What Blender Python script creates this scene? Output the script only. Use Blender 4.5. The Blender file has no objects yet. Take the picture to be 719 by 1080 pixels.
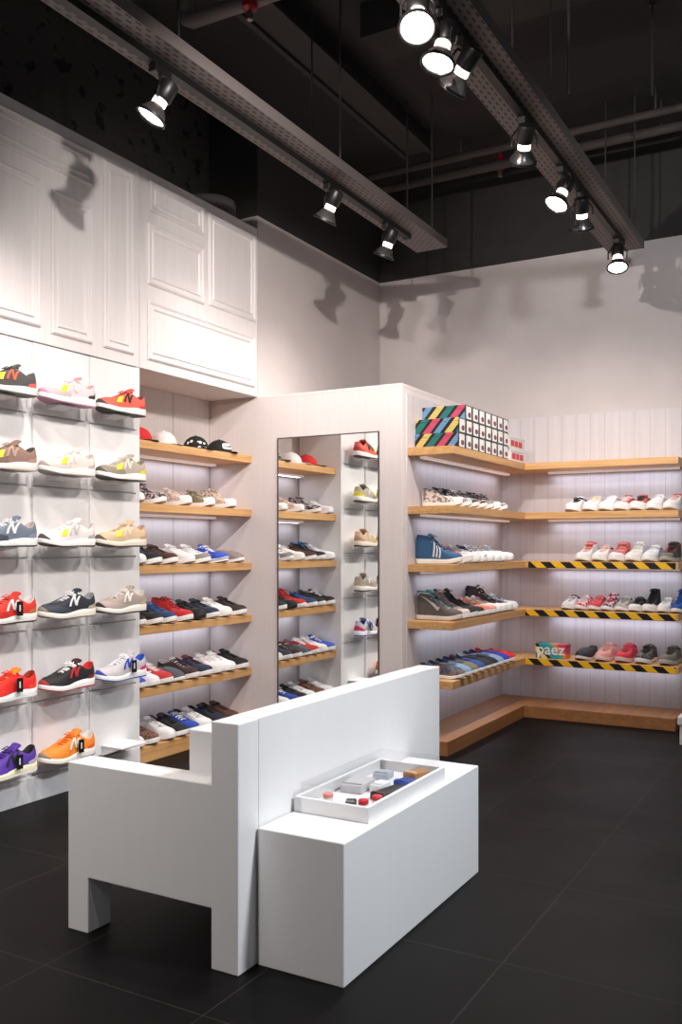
import bpy, bmesh, math, random
from mathutils import Vector, Matrix
random.seed(7)
PI = math.pi
sc = bpy.context.scene
COL = sc.collection

# ------------------------------------------------------------------ helpers
def lin(hexs):
    h = hexs.lstrip('#')
    o = []
    for i in (0, 2, 4):
        c = int(h[i:i+2], 16) / 255
        o.append(c / 12.92 if c <= .04045 else ((c + .055) / 1.055) ** 2.4)
    return (o[0], o[1], o[2], 1)

_m = {}
def new_mat(name):
    m = bpy.data.materials.new(name); m.use_nodes = True
    nt = m.node_tree
    return m, nt, nt.nodes['Principled BSDF']

def L(nt, a, b): nt.links.new(a, b)
def node(nt, t, **kw):
    n = nt.nodes.new(t)
    for k, v in kw.items(): setattr(n, k, v)
    return n
def math_n(nt, op, a, b=None, c=None):
    n = node(nt, 'ShaderNodeMath', operation=op)
    for i, v in enumerate((a, b, c)):
        if v is None: continue
        if isinstance(v, (int, float)): n.inputs[i].default_value = v
        else: L(nt, v, n.inputs[i])
    return n.outputs[0]

def mat(col, rough=.6, kind='plain', col2=None, scale=60, metal=0, amt=.06):
    """plain / cloth / pattern / spots surfaces, all procedural"""
    key = (col, rough, kind, col2, scale, metal, amt)
    if key in _m: return _m[key]
    m, nt, p = new_mat('surface_' + kind + '_' + col.lstrip('#'))
    p.inputs['Roughness'].default_value = rough
    p.inputs['Metallic'].default_value = metal
    tc = node(nt, 'ShaderNodeTexCoord')
    c1 = lin(col)
    if kind in ('plain', 'cloth'):
        nz = node(nt, 'ShaderNodeTexNoise'); nz.inputs['Scale'].default_value = scale
        nz.inputs['Detail'].default_value = 3
        L(nt, tc.outputs['Object'], nz.inputs['Vector'])
        mx = node(nt, 'ShaderNodeMix', data_type='RGBA')
        mx.inputs[6].default_value = c1
        mx.inputs[7].default_value = lin(col2) if col2 else tuple(x * (1 - amt * 2) for x in c1[:3]) + (1,)
        L(nt, nz.outputs['Fac'], mx.inputs[0])
        L(nt, mx.outputs[2], p.inputs['Base Color'])
        if kind == 'cloth':
            b = node(nt, 'ShaderNodeBump'); b.inputs['Strength'].default_value = .25
            b.inputs['Distance'].default_value = .001
            n2 = node(nt, 'ShaderNodeTexNoise'); n2.inputs['Scale'].default_value = 700
            L(nt, tc.outputs['Object'], n2.inputs['Vector'])
            L(nt, n2.outputs['Fac'], b.inputs['Height']); L(nt, b.outputs[0], p.inputs['Normal'])
    else:
        if kind == 'spots':
            t = node(nt, 'ShaderNodeTexVoronoi'); t.inputs['Scale'].default_value = scale
            f = math_n(nt, 'LESS_THAN', t.outputs['Distance'], .33)
        else:
            t = node(nt, 'ShaderNodeTexNoise'); t.inputs['Scale'].default_value = scale
            t.inputs['Detail'].default_value = 4
            f = math_n(nt, 'GREATER_THAN', t.outputs['Fac'], .5)
        L(nt, tc.outputs['Object'], t.inputs['Vector'])
        mx = node(nt, 'ShaderNodeMix', data_type='RGBA')
        mx.inputs[6].default_value = c1; mx.inputs[7].default_value = lin(col2 or '#ffffff')
        L(nt, f, mx.inputs[0]); L(nt, mx.outputs[2], p.inputs['Base Color'])
    _m[key] = m
    return m

def emit(name, col, strength):
    m, nt, p = new_mat(name)
    p.inputs['Base Color'].default_value = lin(col)
    p.inputs['Emission Color'].default_value = lin(col)
    p.inputs['Emission Strength'].default_value = strength
    return m

class MB:
    def __init__(s): s.v = []; s.f = []
    def add(s, vs, fs):
        o = len(s.v); s.v += [tuple(x) for x in vs]; s.f += [tuple(i + o for i in q) for q in fs]
        return s
    def box(s, x0, x1, y0, y1, z0, z1, b=0):
        if b <= 0:
            vs = [(x, y, z) for x in (x0, x1) for y in (y0, y1) for z in (z0, z1)]
            return s.add(vs, [(0,1,3,2),(4,6,7,5),(0,4,5,1),(2,3,7,6),(0,2,6,4),(1,5,7,3)])
        bm = bmesh.new()
        r = bmesh.ops.create_cube(bm, size=1)
        for v in bm.verts:
            v.co = Vector(((x0+x1)/2 + v.co.x*(x1-x0), (y0+y1)/2 + v.co.y*(y1-y0), (z0+z1)/2 + v.co.z*(z1-z0)))
        bmesh.ops.bevel(bm, geom=bm.edges[:], offset=b, segments=2, profile=.5, affect='EDGES')
        s.bm(bm); return s
    def bm(s, bm, M=None):
        bm.verts.index_update()
        vs = [(M @ v.co if M else v.co.copy()) for v in bm.verts]
        s.add(vs, [[v.index for v in f.verts] for f in bm.faces]); bm.free()
    def rings(s, rings, cap0=False, cap1=False, closed=True):
        n = len(rings[0]); o = len(s.v)
        for r in rings: s.v += [tuple(p) for p in r]
        m = n if closed else n - 1
        for k in range(len(rings) - 1):
            for i in range(m):
                j = (i + 1) % n
                s.f.append((o + k*n + i, o + k*n + j, o + (k+1)*n + j, o + (k+1)*n + i))
        if cap0: s.f.append(tuple(o + i for i in reversed(range(n))))
        if cap1: s.f.append(tuple(o + (len(rings)-1)*n + i for i in range(n)))
        return s
    def lathe(s, prof, M=None, n=24, cap0=True, cap1=True):
        rs = []
        for r, z in prof:
            ring = [Vector((r*math.cos(2*PI*i/n), r*math.sin(2*PI*i/n), z)) for i in range(n)]
            rs.append([M @ p if M else p for p in ring])
        return s.rings(rs, cap0, cap1)
    def tube(s, pts, r, n=8, caps=True):
        pts = [Vector(p) for p in pts]; rs = []
        up = None
        for i, p in enumerate(pts):
            d = (pts[min(i+1, len(pts)-1)] - pts[max(i-1, 0)]).normalized()
            a = d.cross(Vector((0, 0, 1)))
            if a.length < .05: a = d.cross(Vector((0, 1, 0)))
            if up is not None and a.dot(up) < 0: a = -a
            up = a
            a.normalize(); b = d.cross(a)
            rr = r[i] if isinstance(r, (list, tuple)) else r
            rs.append([p + (a*math.cos(2*PI*k/n) + b*math.sin(2*PI*k/n))*rr for k in range(n)])
        return s.rings(rs, caps, caps)
    def prism(s, poly, axis, a0, a1):
        def P(q, a):
            return (a, q[0], q[1]) if axis == 'x' else (q[0], a, q[1]) if axis == 'y' else (q[0], q[1], a)
        return s.rings([[P(q, a0) for q in poly], [P(q, a1) for q in poly]], True, True)
    def mesh(s, name, smooth=False, fix=True):
        me = bpy.data.meshes.new(name); me.from_pydata(s.v, [], s.f); me.update()
        if fix:
            bm = bmesh.new(); bm.from_mesh(me)
            bmesh.ops.recalc_face_normals(bm, faces=bm.faces[:]); bm.to_mesh(me); bm.free()
        if smooth:
            for p in me.polygons: p.use_smooth = True
        return me
    def obj(s, name, m, parent=None, smooth=False, bevel=0):
        o = bpy.data.objects.new(name, s.mesh(name, smooth)); COL.objects.link(o)
        o.data.materials.append(m)
        if parent: o.parent = parent
        if bevel:
            b = o.modifiers.new('edge', 'BEVEL'); b.width = bevel; b.segments = 2; b.limit_method = 'ANGLE'
        return o

def smooth_angle(o, deg=40):
    for p in o.data.polygons: p.use_smooth = True
    try: o.data.set_sharp_from_angle(angle=math.radians(deg))
    except Exception: pass
    return o

def thing(name, label, cat, loc=(0,0,0), rz=0, group=None):
    o = bpy.data.objects.new(name, None); COL.objects.link(o)
    o.empty_display_size = .05
    o.location = loc; o.rotation_euler = (0, 0, rz)
    return tag(o, label, cat, group)
def tag(o, label, cat, group=None):
    o['label'] = label; o['category'] = cat
    if group: o['group'] = group
    return o
def struct(o): o['kind'] = 'structure'; return o

# ------------------------------------------------------------------ key dimensions (metres)
XP = -3.08      # face of display wall, cabinets and upper left wall
XB = -3.44      # back of alcove
YC = 4.437      # mirror wall
XU = -2.131     # right side of the mirror block
YB = 6.03       # back wall
ZB = 1.985      # top of mirror block / panelling / display wall
ZW = 3.06       # top of painted wall
ZC = 3.75       # ceiling

# ------------------------------------------------------------------ surface materials
def painted(name, col, rough=.55, grain=None, grooves=None, bumps=.02, amp=1):
    """painted wood board; grain: axis stretched grain, grooves: (axis, period)"""
    m, nt, p = new_mat(name)
    tc = node(nt, 'ShaderNodeTexCoord'); mp = node(nt, 'ShaderNodeMapping')
    L(nt, tc.outputs['Object'], mp.inputs['Vector'])
    mp.inputs['Scale'].default_value = grain or (3, 3, 3)
    nz = node(nt, 'ShaderNodeTexNoise'); nz.inputs['Scale'].default_value = 1; nz.inputs['Detail'].default_value = 5
    L(nt, mp.outputs[0], nz.inputs['Vector'])
    mx = node(nt, 'ShaderNodeMix', data_type='RGBA')
    c = lin(col); mx.inputs[6].default_value = tuple(x*(1 - .14*amp) for x in c[:3]) + (1,); mx.inputs[7].default_value = tuple(min(1, x*(1 + .08*amp)) for x in c[:3]) + (1,)
    L(nt, nz.outputs['Fac'], mx.inputs[0])
    out = mx.outputs[2]; hgt = nz.outputs['Fac']
    if grooves:
        sp = node(nt, 'ShaderNodeSeparateXYZ'); L(nt, tc.outputs['Object'], sp.inputs[0])
        fr = math_n(nt, 'FRACT', math_n(nt, 'DIVIDE', sp.outputs[grooves[0]], grooves[1]))
        g = math_n(nt, 'LESS_THAN', fr, .045)
        m2 = node(nt, 'ShaderNodeMix', data_type='RGBA'); L(nt, g, m2.inputs[0]); L(nt, out, m2.inputs[6])
        m2.inputs[7].default_value = tuple(x*.74 for x in c[:3]) + (1,)
        out = m2.outputs[2]
        hgt = math_n(nt, 'SUBTRACT', math_n(nt, 'MULTIPLY', hgt, .15), g)
    L(nt, out, p.inputs['Base Color']); p.inputs['Roughness'].default_value = rough
    b = node(nt, 'ShaderNodeBump'); b.inputs['Strength'].default_value = .3; b.inputs['Distance'].default_value = bumps * .1
    L(nt, hgt, b.inputs['Height']); L(nt, b.outputs[0], p.inputs['Normal'])
    return m

M_white   = painted('white_lacquer_board', '#ebe9e9', .4)
M_cab     = painted('white_grained_cabinet', '#e4dddc', .5, (30, 45, 2.5), amp=.7)
M_bench   = painted('white_laminate', '#e6e4e4', .42, (30, 30, 3), amp=.2)
M_plast   = painted('offwhite_plaster', '#cfc5c3', .8)
M_unit    = painted('whitewashed_board', '#ddd3d1', .55, (60, 60, 2), amp=.5)
M_bside   = painted('whitewashed_planks_side', '#d3cbcd', .6, (40, 40, 2), (1, .095))
M_bback   = painted('whitewashed_planks_back', '#d3cbcd', .6, (40, 40, 2), (0, .095))
M_alc     = painted('whitewashed_alcove_board', '#ddd5d4', .55, (60, 60, 2), (1, .34))
M_black   = mat('#34302f', .8, scale=8, amt=.2)
M_ceil    = mat('#2e2a2a', .85, scale=5, amt=.15)
M_grille  = mat('#0d0d0d', .5)

def brick_dark():
    m, nt, p = new_mat('black_painted_rough_wall')
    tc = node(nt, 'ShaderNodeTexCoord'); mp = node(nt, 'ShaderNodeMapping'); mp.inputs['Rotation'].default_value = (0, PI/2, 0)
    mp.inputs['Rotation'].default_value = (PI/2, 0, PI/2)
    L(nt, tc.outputs['Object'], mp.inputs['Vector'])
    v = node(nt, 'ShaderNodeTexNoise'); v.inputs['Scale'].default_value = 11; v.inputs['Detail'].default_value = 6
    L(nt, mp.outputs[0], v.inputs['Vector'])
    r = node(nt, 'ShaderNodeValToRGB'); r.color_ramp.elements[0].position = .36; r.color_ramp.elements[1].position = .42
    r.color_ramp.elements[0].color = (.012, .011, .010, 1); r.color_ramp.elements[1].color = (.06, .053, .05, 1)
    L(nt, v.outputs['Fac'], r.inputs[0]); L(nt, r.outputs[0], p.inputs['Base Color'])
    p.inputs['Roughness'].default_value = .9
    b = node(nt, 'ShaderNodeBump'); b.inputs['Strength'].default_value = .8; b.inputs['Distance'].default_value = .02
    L(nt, v.outputs['Fac'], b.inputs['Height']); L(nt, b.outputs[0], p.inputs['Normal'])
    return m

def wood(name, c1, c2, axis):
    m, nt, p = new_mat(name)
    tc = node(nt, 'ShaderNodeTexCoord'); mp = node(nt, 'ShaderNodeMapping')
    L(nt, tc.outputs['Object'], mp.inputs['Vector'])
    s = [28, 28, 60]; s[axis] = 2.2; mp.inputs['Scale'].default_value = s
    nz = node(nt, 'ShaderNodeTexNoise'); nz.inputs['Scale'].default_value = 1; nz.inputs['Detail'].default_value = 6; nz.inputs['Distortion'].default_value = .6
    L(nt, mp.outputs[0], nz.inputs['Vector'])
    r = node(nt, 'ShaderNodeValToRGB'); r.color_ramp.elements[0].position = .3; r.color_ramp.elements[1].position = .7
    r.color_ramp.elements[0].color = lin(c1); r.color_ramp.elements[1].color = lin(c2)
    L(nt, nz.outputs['Fac'], r.inputs[0]); L(nt, r.outputs[0], p.inputs['Base Color'])
    p.inputs['Roughness'].default_value = .45
    return m
M_oakY = wood('oak_along_wall', '#c08d55', '#d9ab74', 1)
M_oakX = wood('oak_along_back', '#c08d55', '#d9ab74', 0)
M_oakD = wood('oak_plinth', '#8c5c35', '#a67245', 1)

def tiles():
    m, nt, p = new_mat('dark_floor_tiles')
    tc = node(nt, 'ShaderNodeTexCoord'); sp = node(nt, 'ShaderNodeSeparateXYZ'); L(nt, tc.outputs['Object'], sp.inputs[0])
    fx = math_n(nt, 'FRACT', math_n(nt, 'DIVIDE', math_n(nt, 'ADD', sp.outputs[0], 52*.5205 + 1.852), .5205))
    fy = math_n(nt, 'FRACT', math_n(nt, 'DIVIDE', math_n(nt, 'ADD', sp.outputs[1], 60*.605 - 1.69), .605))
    g = math_n(nt, 'MAXIMUM', math_n(nt, 'LESS_THAN', fx, .007), math_n(nt, 'LESS_THAN', fy, .006))
    nz = node(nt, 'ShaderNodeTexNoise'); nz.inputs['Scale'].default_value = 3; nz.inputs['Detail'].default_value = 6
    L(nt, tc.outputs['Object'], nz.inputs['Vector'])
    mx = node(nt, 'ShaderNodeMix', data_type='RGBA'); mx.inputs[6].default_value = lin('#0b0a0a'); mx.inputs[7].default_value = lin('#0f0d0d')
    L(nt, nz.outputs['Fac'], mx.inputs[0])
    m2 = node(nt, 'ShaderNodeMix', data_type='RGBA'); L(nt, g, m2.inputs[0]); L(nt, mx.outputs[2], m2.inputs[6]); m2.inputs[7].default_value = lin('#2e2927')
    L(nt, m2.outputs[2], p.inputs['Base Color'])
    rr = node(nt, 'ShaderNodeMapRange'); rr.inputs[3].default_value = .42; rr.inputs[4].default_value = .6
    L(nt, nz.outputs['Fac'], rr.inputs[0]); L(nt, rr.outputs[0], p.inputs['Roughness'])
    p.inputs['Specular IOR Level'].default_value = .12
    return m

def perforated():
    m, nt, p = new_mat('perforated_grey_steel')
    tc = node(nt, 'ShaderNodeTexCoord'); sp = node(nt, 'ShaderNodeSeparateXYZ'); L(nt, tc.outputs['Object'], sp.inputs[0])
    fx = math_n(nt, 'FRACT', math_n(nt, 'DIVIDE', sp.outputs[0], .022))
    row = math_n(nt, 'FLOOR', math_n(nt, 'DIVIDE', sp.outputs[0], .022))
    fy = math_n(nt, 'FRACT', math_n(nt, 'ADD', math_n(nt, 'DIVIDE', sp.outputs[1], .05), math_n(nt, 'MULTIPLY', row, .5)))
    a = math_n(nt, 'LESS_THAN', math_n(nt, 'ABSOLUTE', math_n(nt, 'SUBTRACT', fx, .5)), .17)
    b = math_n(nt, 'LESS_THAN', math_n(nt, 'ABSOLUTE', math_n(nt, 'SUBTRACT', fy, .5)), .27)
    h = math_n(nt, 'MULTIPLY', a, b)
    mx = node(nt, 'ShaderNodeMix', data_type='RGBA'); mx.inputs[6].default_value = lin('#6d6462'); mx.inputs[7].default_value = lin('#191717')
    L(nt, h, mx.inputs[0]); L(nt, mx.outputs[2], p.inputs['Base Color']); p.inputs['Roughness'].default_value = .6
    return m

def hazard():
    m, nt, p = new_mat('yellow_black_hazard_tape')
    tc = node(nt, 'ShaderNodeTexCoord'); sp = node(nt, 'ShaderNodeSeparateXYZ'); L(nt, tc.outputs['Object'], sp.inputs[0])
    u = math_n(nt, 'ADD', sp.outputs[0], math_n(nt, 'MULTIPLY', sp.outputs[2], 1.1))
    f = math_n(nt, 'GREATER_THAN', math_n(nt, 'FRACT', math_n(nt, 'DIVIDE', math_n(nt, 'ADD', u, 10), .128)), .5)
    mx = node(nt, 'ShaderNodeMix', data_type='RGBA'); mx.inputs[6].default_value = lin('#141312'); mx.inputs[7].default_value = lin('#f0b81c')
    L(nt, f, mx.inputs[0]); L(nt, mx.outputs[2], p.inputs['Base Color']); p.inputs['Roughness'].default_value = .4
    return m

def boxstripes(shift):
    m, nt, p = new_mat('diagonal_stripe_card')
    tc = node(nt, 'ShaderNodeTexCoord'); sp = node(nt, 'ShaderNodeSeparateXYZ'); L(nt, tc.outputs['Object'], sp.inputs[0])
    u = math_n(nt, 'SUBTRACT', sp.outputs[0], math_n(nt, 'MULTIPLY', sp.outputs[2], .85))
    f = math_n(nt, 'FRACT', math_n(nt, 'DIVIDE', math_n(nt, 'ADD', u, 10 + shift), .26))
    r = node(nt, 'ShaderNodeValToRGB'); cr = r.color_ramp; cr.interpolation = 'CONSTANT'
    seq = [(0, '#121317'), (.05, '#cdb766'), (.22, '#121317'), (.30, '#1b6f69'), (.47, '#121317'), (.55, '#c24763'), (.72, '#121317'), (.80, '#6690b6'), (.95, '#121317')]
    while len(cr.elements) < len(seq): cr.elements.new(.5)
    for e, (q, c) in zip(cr.elements, seq): e.position = q; e.color = lin(c)
    L(nt, f, r.inputs[0])
    w = math_n(nt, 'LESS_THAN', math_n(nt, 'FRACT', math_n(nt, 'DIVIDE', sp.outputs[2], .009)), .25)
    mx = node(nt, 'ShaderNodeMix', data_type='RGBA'); L(nt, math_n(nt, 'MULTIPLY', w, .6), mx.inputs[0])
    L(nt, r.outputs[0], mx.inputs[6]); mx.inputs[7].default_value = lin('#1a1a1d')
    sn = node(nt, 'ShaderNodeSeparateXYZ'); L(nt, tc.outputs['Normal'], sn.inputs[0])
    m3 = node(nt, 'ShaderNodeMix', data_type='RGBA'); L(nt, math_n(nt, 'GREATER_THAN', math_n(nt, 'ABSOLUTE', sn.outputs[0]), .7), m3.inputs[0])
    L(nt, mx.outputs[2], m3.inputs[6]); m3.inputs[7].default_value = lin('#131316')
    L(nt, m3.outputs[2], p.inputs['Base Color']); p.inputs['Roughness'].default_value = .5
    return m

def acrylic():
    m, nt, p = new_mat('clear_acrylic')
    nt.nodes.remove(p)
    tr = node(nt, 'ShaderNodeBsdfTransparent'); tr.inputs[0].default_value = (.98, .98, .98, 1)
    gl = node(nt, 'ShaderNodeBsdfGlossy'); gl.inputs['Roughness'].default_value = .03
    fr = node(nt, 'ShaderNodeLayerWeight'); fr.inputs[0].default_value = .12
    mx = node(nt, 'ShaderNodeMixShader'); L(nt, math_n(nt, 'MULTIPLY', fr.outputs['Facing'], .16), mx.inputs[0]); L(nt, tr.outputs[0], mx.inputs[1]); L(nt, gl.outputs[0], mx.inputs[2])
    L(nt, mx.outputs[0], nt.nodes['Material Output'].inputs[0])
    return m
def mirror_mat():
    m, nt, p = new_mat('mirror_glass')
    p.inputs['Base Color'].default_value = (.9, .91, .9, 1); p.inputs['Metallic'].default_value = 1; p.inputs['Roughness'].default_value = .01
    return m

# ------------------------------------------------------------------ the room
fl = struct(MB().box(-4.0, 4.0, -2.5, 6.6, -.12, 0).obj('floor', tiles()))
struct(MB().box(-4.0, 4.0, -2.5, 6.6, ZC, ZC+.15).obj('ceiling', M_ceil))
# left building wall: dark rough wall behind the cabinets and the flush painted wall beyond the alcove
struct(MB().box(XB-.3, XB, -2.5, YC, 0, ZC).obj('wall_left', brick_dark()))
struct(MB().box(XB-.3, XP, YC+.001, YB, ZB-.02, ZW).obj('wall_left_painted', M_plast))
struct(MB().box(XB-.3, XP, YC+.001, YB, ZW, ZC).obj('wall_left_upper', M_black))
struct(MB().box(XB-.3, 4.0, YB, YB+.25, 0, ZW).obj('wall_back', M_plast))
struct(MB().box(XB-.3, 4.0, YB, YB+.25, ZW, ZC).obj('wall_back_upper', M_black))
struct(MB().box(XP+.001, 4.0, YB-.02, YB-.001, ZW, ZW+.13).obj('trim_1', M_black))
struct(MB().box(XU+.001, 4.0, YB-.014, YB-.0005, 0, ZB-.01).obj('wall_back_planks', M_bback))
# mirror block: front face and plank side
blk = MB(); blk.box(XB-.3, XU, YC, YB-.001, 0, ZB-.02)
blk.box(XP-.02, XU, YC, YB-.001, ZB-.021, ZB)
struct(blk.obj('wall_mirror', M_unit, bevel=.003))
struct(MB().box(XU-.004, XU+.006, YC+.05, YB-.0145, 0, ZB-.05).obj('wall_mirror_planks', M_bside))
# alcove lining
struct(MB().box(XB-.001, XB+.012, 3.405, YC, 0, ZB-.001).obj('wall_alcove', M_alc))

# ------------------------------------------------------------------ display wall with tiles and ledges
COLS = [1.739, 2.075, 2.411, 2.747, 3.083, 3.419]
ROWS = [1.982, 1.671, 1.36, 1.049, .738, .427, .116]
dw = thing('display_wall', 'white sneaker display wall of square tiles left of the shelf alcove', 'display wall', (XP, 2.6, 0))
def to(o, T):     # put an object built in world space under a thing
    o.parent = T
    o.matrix_parent_inverse = Matrix.Translation(T.location).inverted() if T.rotation_euler.z == 0 else (Matrix.Translation(T.location) @ Matrix.Rotation(T.rotation_euler.z, 4, 'Z')).inverted()
    return o
b = MB(); b.box(XB+.02, XP-.012, 1.0, 3.419, .0, ZB-.003); b.box(XP-.013, XP-.001, 3.3925, 3.419, .118, ZB-.003)
to(b.obj('body', M_white), dw)
to(MB().box(XP-.012, XP+.004, 1.0, 3.419, .0, .108).obj('plinth', M_white, bevel=.002), dw)
for i in range(len(COLS)-1):
    for j in range(6):
        t = MB().box(XP-.012, XP, COLS[i]+.003, COLS[i+1]-.026, ROWS[j+1]+.004, ROWS[j]-.003, .0015)
        to(t.obj('tile', M_white), dw)
        if i >= 2:
            yc = COLS[i] + (.155 if j == 5 and i == 4 else .125); zt = ROWS[j+1] + .048
            em = j == 5 and i == 4; hw, dp, gz = (.085, .13, .05) if em else (.05, .085, .018)
            g = MB(); g.box(XP, XP+dp, yc-hw, yc+hw, zt-.006, zt)
            g.prism([(XP, zt-.006), (XP+dp*.9, zt-.006), (XP, zt-gz)], 'y', yc-hw+.004, yc+hw-.004)
            to(g.obj('ledge', M_white), dw)

# ------------------------------------------------------------------ wall cabinets with moulded panels
def moulding(y0, y1, z0, z1):
    prof = [(0, 0), (0, .006), (.008, .013), (.016, .010), (.020, .004), (.034, .003), (.040, .010), (.048, .002)]
    rs = [[(XP+h, y0+i, z0+i), (XP+h, y1-i, z0+i), (XP+h, y1-i, z1-i), (XP+h, y0+i, z1-i)] for i, h in prof]
    return MB().rings(rs, False, True)
cabs = [('white wall cabinet with tall mouldings above the sneaker display wall', 1.0, 3.4165,
         [(1.6, 3.102, 2.765, 2.931), (2.15, 2.786, 2.05, 2.693), (2.848, 3.092, 2.037, 2.675), (3.166, 3.371, 2.038, 2.923)]),
        ('white wall cabinet with four mouldings above the shelf alcove', 3.4205, YC-.0015,
         [(3.488, 3.925, 2.785, 2.94), (3.472, 3.925, 2.412, 2.723), (3.967, 4.412, 2.421, 2.932), (3.472, 4.405, 2.035, 2.335)])]
for lab, y0, y1, pans in cabs:
    c = thing('wall_cabinet', lab, 'cabinet', (XP, (y0+y1)/2, ZB), group='cabinets above the display wall')
    to(MB().box(XB+.001, XP, y0, y1, ZB+.0005, 2.982).obj('body', M_cab, bevel=.002), c)
    for p in pans: to(moulding(*p).obj('panel_moulding', M_cab), c)
d = MB().lathe([(.15, 0), (.155, .01), (.155, .105), (.15, .115), (0.001, .118)], Matrix.Translation((-3.27, 4.22, 2.983)), 32)
tag(smooth_angle(d.obj('duct_cap', mat('#6b6463', .6))), 'round grey duct cap lying on top of the right wall cabinet', 'duct')

# ------------------------------------------------------------------ shelves with light strips
M_led = emit('cool_led_strip', '#e6d6d2', .4)
M_tape = hazard()
SZ = [1.638, 1.319, 1.003, .694, .378]
TH = .043
ORD = ['top', 'second', 'third', 'fourth', 'lowest']
lights = []
def area(name, loc, sx, sy, rot, power, col):
    l = bpy.data.lights.new(name, 'AREA'); l.shape = 'RECTANGLE'; l.size = sx; l.size_y = sy; l.energy = power; l.color = col
    o = bpy.data.objects.new(name, l); COL.objects.link(o); o.location = loc; o.rotation_euler = rot
    return o
LEDC = (.78, .84, 1.0)
LED_P = .75
for k, z in enumerate(SZ):
    # alcove shelf
    s = thing('wall_shelf', 'oak %s shelf between the side walls of the alcove' % ORD[k], 'shelf', (XB+.012, (3.42+YC)/2, z-TH), group='oak shelves of the alcove')
    to(MB().box(XB+.012, -3.122, 3.4195, YC-.0005, z-TH, z, .002).obj('board', M_oakY), s)
    to(MB().box(XB+.05, XB+.085, 3.46, YC-.04, z-TH-.012, z-TH).obj('light_strip', M_led), s)
    area('led_alcove', (XB+.068, (3.46+YC)/2, z-TH-.016), .03, .9, (0, 0, 0), LED_P*(.6 if k == 4 else 1), LEDC)
    # shelf on the side of the mirror block
    s = thing('wall_shelf', 'oak %s shelf on the plank wall right of the mirror' % ORD[k], 'shelf', (XU, 5.2, z-TH), group='oak shelves right of the mirror')
    to(MB().box(XU+.0065, -1.86, 4.495, YB-.015, z-TH, z, .002).obj('board', M_oakY), s)
    to(MB().box(XU+.05, XU+.085, 4.56, 5.95, z-TH-.012, z-TH).obj('light_strip', M_led), s)
    area('led_side', (XU+.068, 5.25, z-TH-.016), .03, 1.3, (0, 0, 0), LED_P*1.3*(.6 if k == 4 else 1), LEDC)
    # shelf on the back wall
    tp = ' with hazard tape' if k >= 2 else ''
    s = thing('wall_shelf', 'oak %s shelf%s along the back wall planks' % (ORD[k], tp), 'shelf', (-1.4, YB, z-TH), group='oak shelves of the back wall')
    to(MB().box(-1.8595, -.915, 5.70, YB-.0145, z-TH, z, .002).obj('board', M_oakX), s)
    to(MB().box(-1.78, -.95, YB-.085, YB-.05, z-TH-.012, z-TH).obj('light_strip', M_led), s)
    if k >= 2: to(MB().box(-1.855 + (.02 if k == 2 else 0), -.93, 5.697, 5.70, z-TH+.002, z-.002).obj('hazard_tape', M_tape), s)
    area('led_back', (-1.36, YB-.068, z-TH-.016), .8, .03, (0, 0, 0), LED_P*(.55 if k == 4 else 1), LEDC)
o = MB().box(XB+.012, -3.13, 3.4195, YC-.0005, 0, .08, .003).obj('shelf_plinth', M_oakY)
tag(o, 'low oak plinth under the lowest shoes of the alcove', 'plinth', 'oak plinths')
o = MB().prism([(XU+.0065, 4.40), (-1.85, 4.40), (-1.85, 5.66), (-.925, 5.66), (-.925, YB-.0145), (XU+.0065, YB-.0145)], 'z', 0, .077).obj('shelf_plinth', M_oakD, bevel=.003)
tag(o, 'empty L shaped oak plinth on the floor in the back corner', 'plinth', 'oak plinths')
# low white unit peeking in at the right edge
u = thing('floor_display', 'low white display block on the floor at right edge past oak plinth', 'display block', (-.60, 5.6, 0))
to(MB().box(-.845, -.36, 5.30, 5.95, .0, .11, .003).obj('body', M_bench), u)
to(MB().box(-.855, -.35, 5.29, 5.955, .11, .155, .004).obj('top_board', M_white), u)

# ------------------------------------------------------------------ mirror
mi = thing('wall_mirror_panel', 'tall frameless mirror reflecting shoe shelves on the white partition', 'mirror', (-2.6, YC, .15))
to(MB().box(-2.931, -2.272, YC-.006, YC-.0005, .15, 1.728).obj('glass', mirror_mat()), mi)
fr = MB()
for x0, x1, z0, z1 in ((-2.9345, -2.9285, .146, 1.732), (-2.2745, -2.2685, .146, 1.732), (-2.9345, -2.2685, 1.726, 1.732), (-2.9345, -2.2685, .146, .152)):
    fr.box(x0, x1, YC-.009, YC-.0003, z0, z1)
to(fr.obj('edge_trim', mat('#4a4340', .5)), mi)

# ------------------------------------------------------------------ bench
bx0, bx1, by0, by1 = -1.972, -1.37, 1.888, 3.18
be = thing('display_bench', 'white bench with high back and square cut legs on dark floor', 'bench', (-1.67, 2.53, 0))
def arm(y0, y1, name):
    poly = [(bx0, 0), (bx0+.078, 0), (bx0+.078, .158), (bx1-.087, .158), (bx1-.087, 0), (bx1, 0), (bx1, .645), (bx1-.087, .645), (bx1-.087, .48), (bx0, .48)]
    return to(MB().prism(poly, 'y', y0, y1).obj(name, M_bench, bevel=.003), be)
arm(by0, by0+.092, 'end_panel'); arm(by1-.092, by1, 'end_panel')
to(MB().box(bx1-.087, bx1, by0+.092, by1-.092, .14, .645).obj('backrest', M_bench), be)
to(MB().box(bx1-.235, bx1-.087, by0+.0925, by1-.0925, .28, .594, .004).obj('back_pad', M_bench), be)
to(MB().box(bx0+.004, bx1-.088, by0+.0925, by1-.0925, .16, .28, .004).obj('seat', M_bench), be)
# block behind the bench
pl = MB().box(-1.366, -1.105, 1.967, 2.895, 0, .36, .003).obj('plinth_block', M_bench)
tag(pl, 'white rectangular plinth against the back of the bench holding the case', 'plinth')
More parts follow.
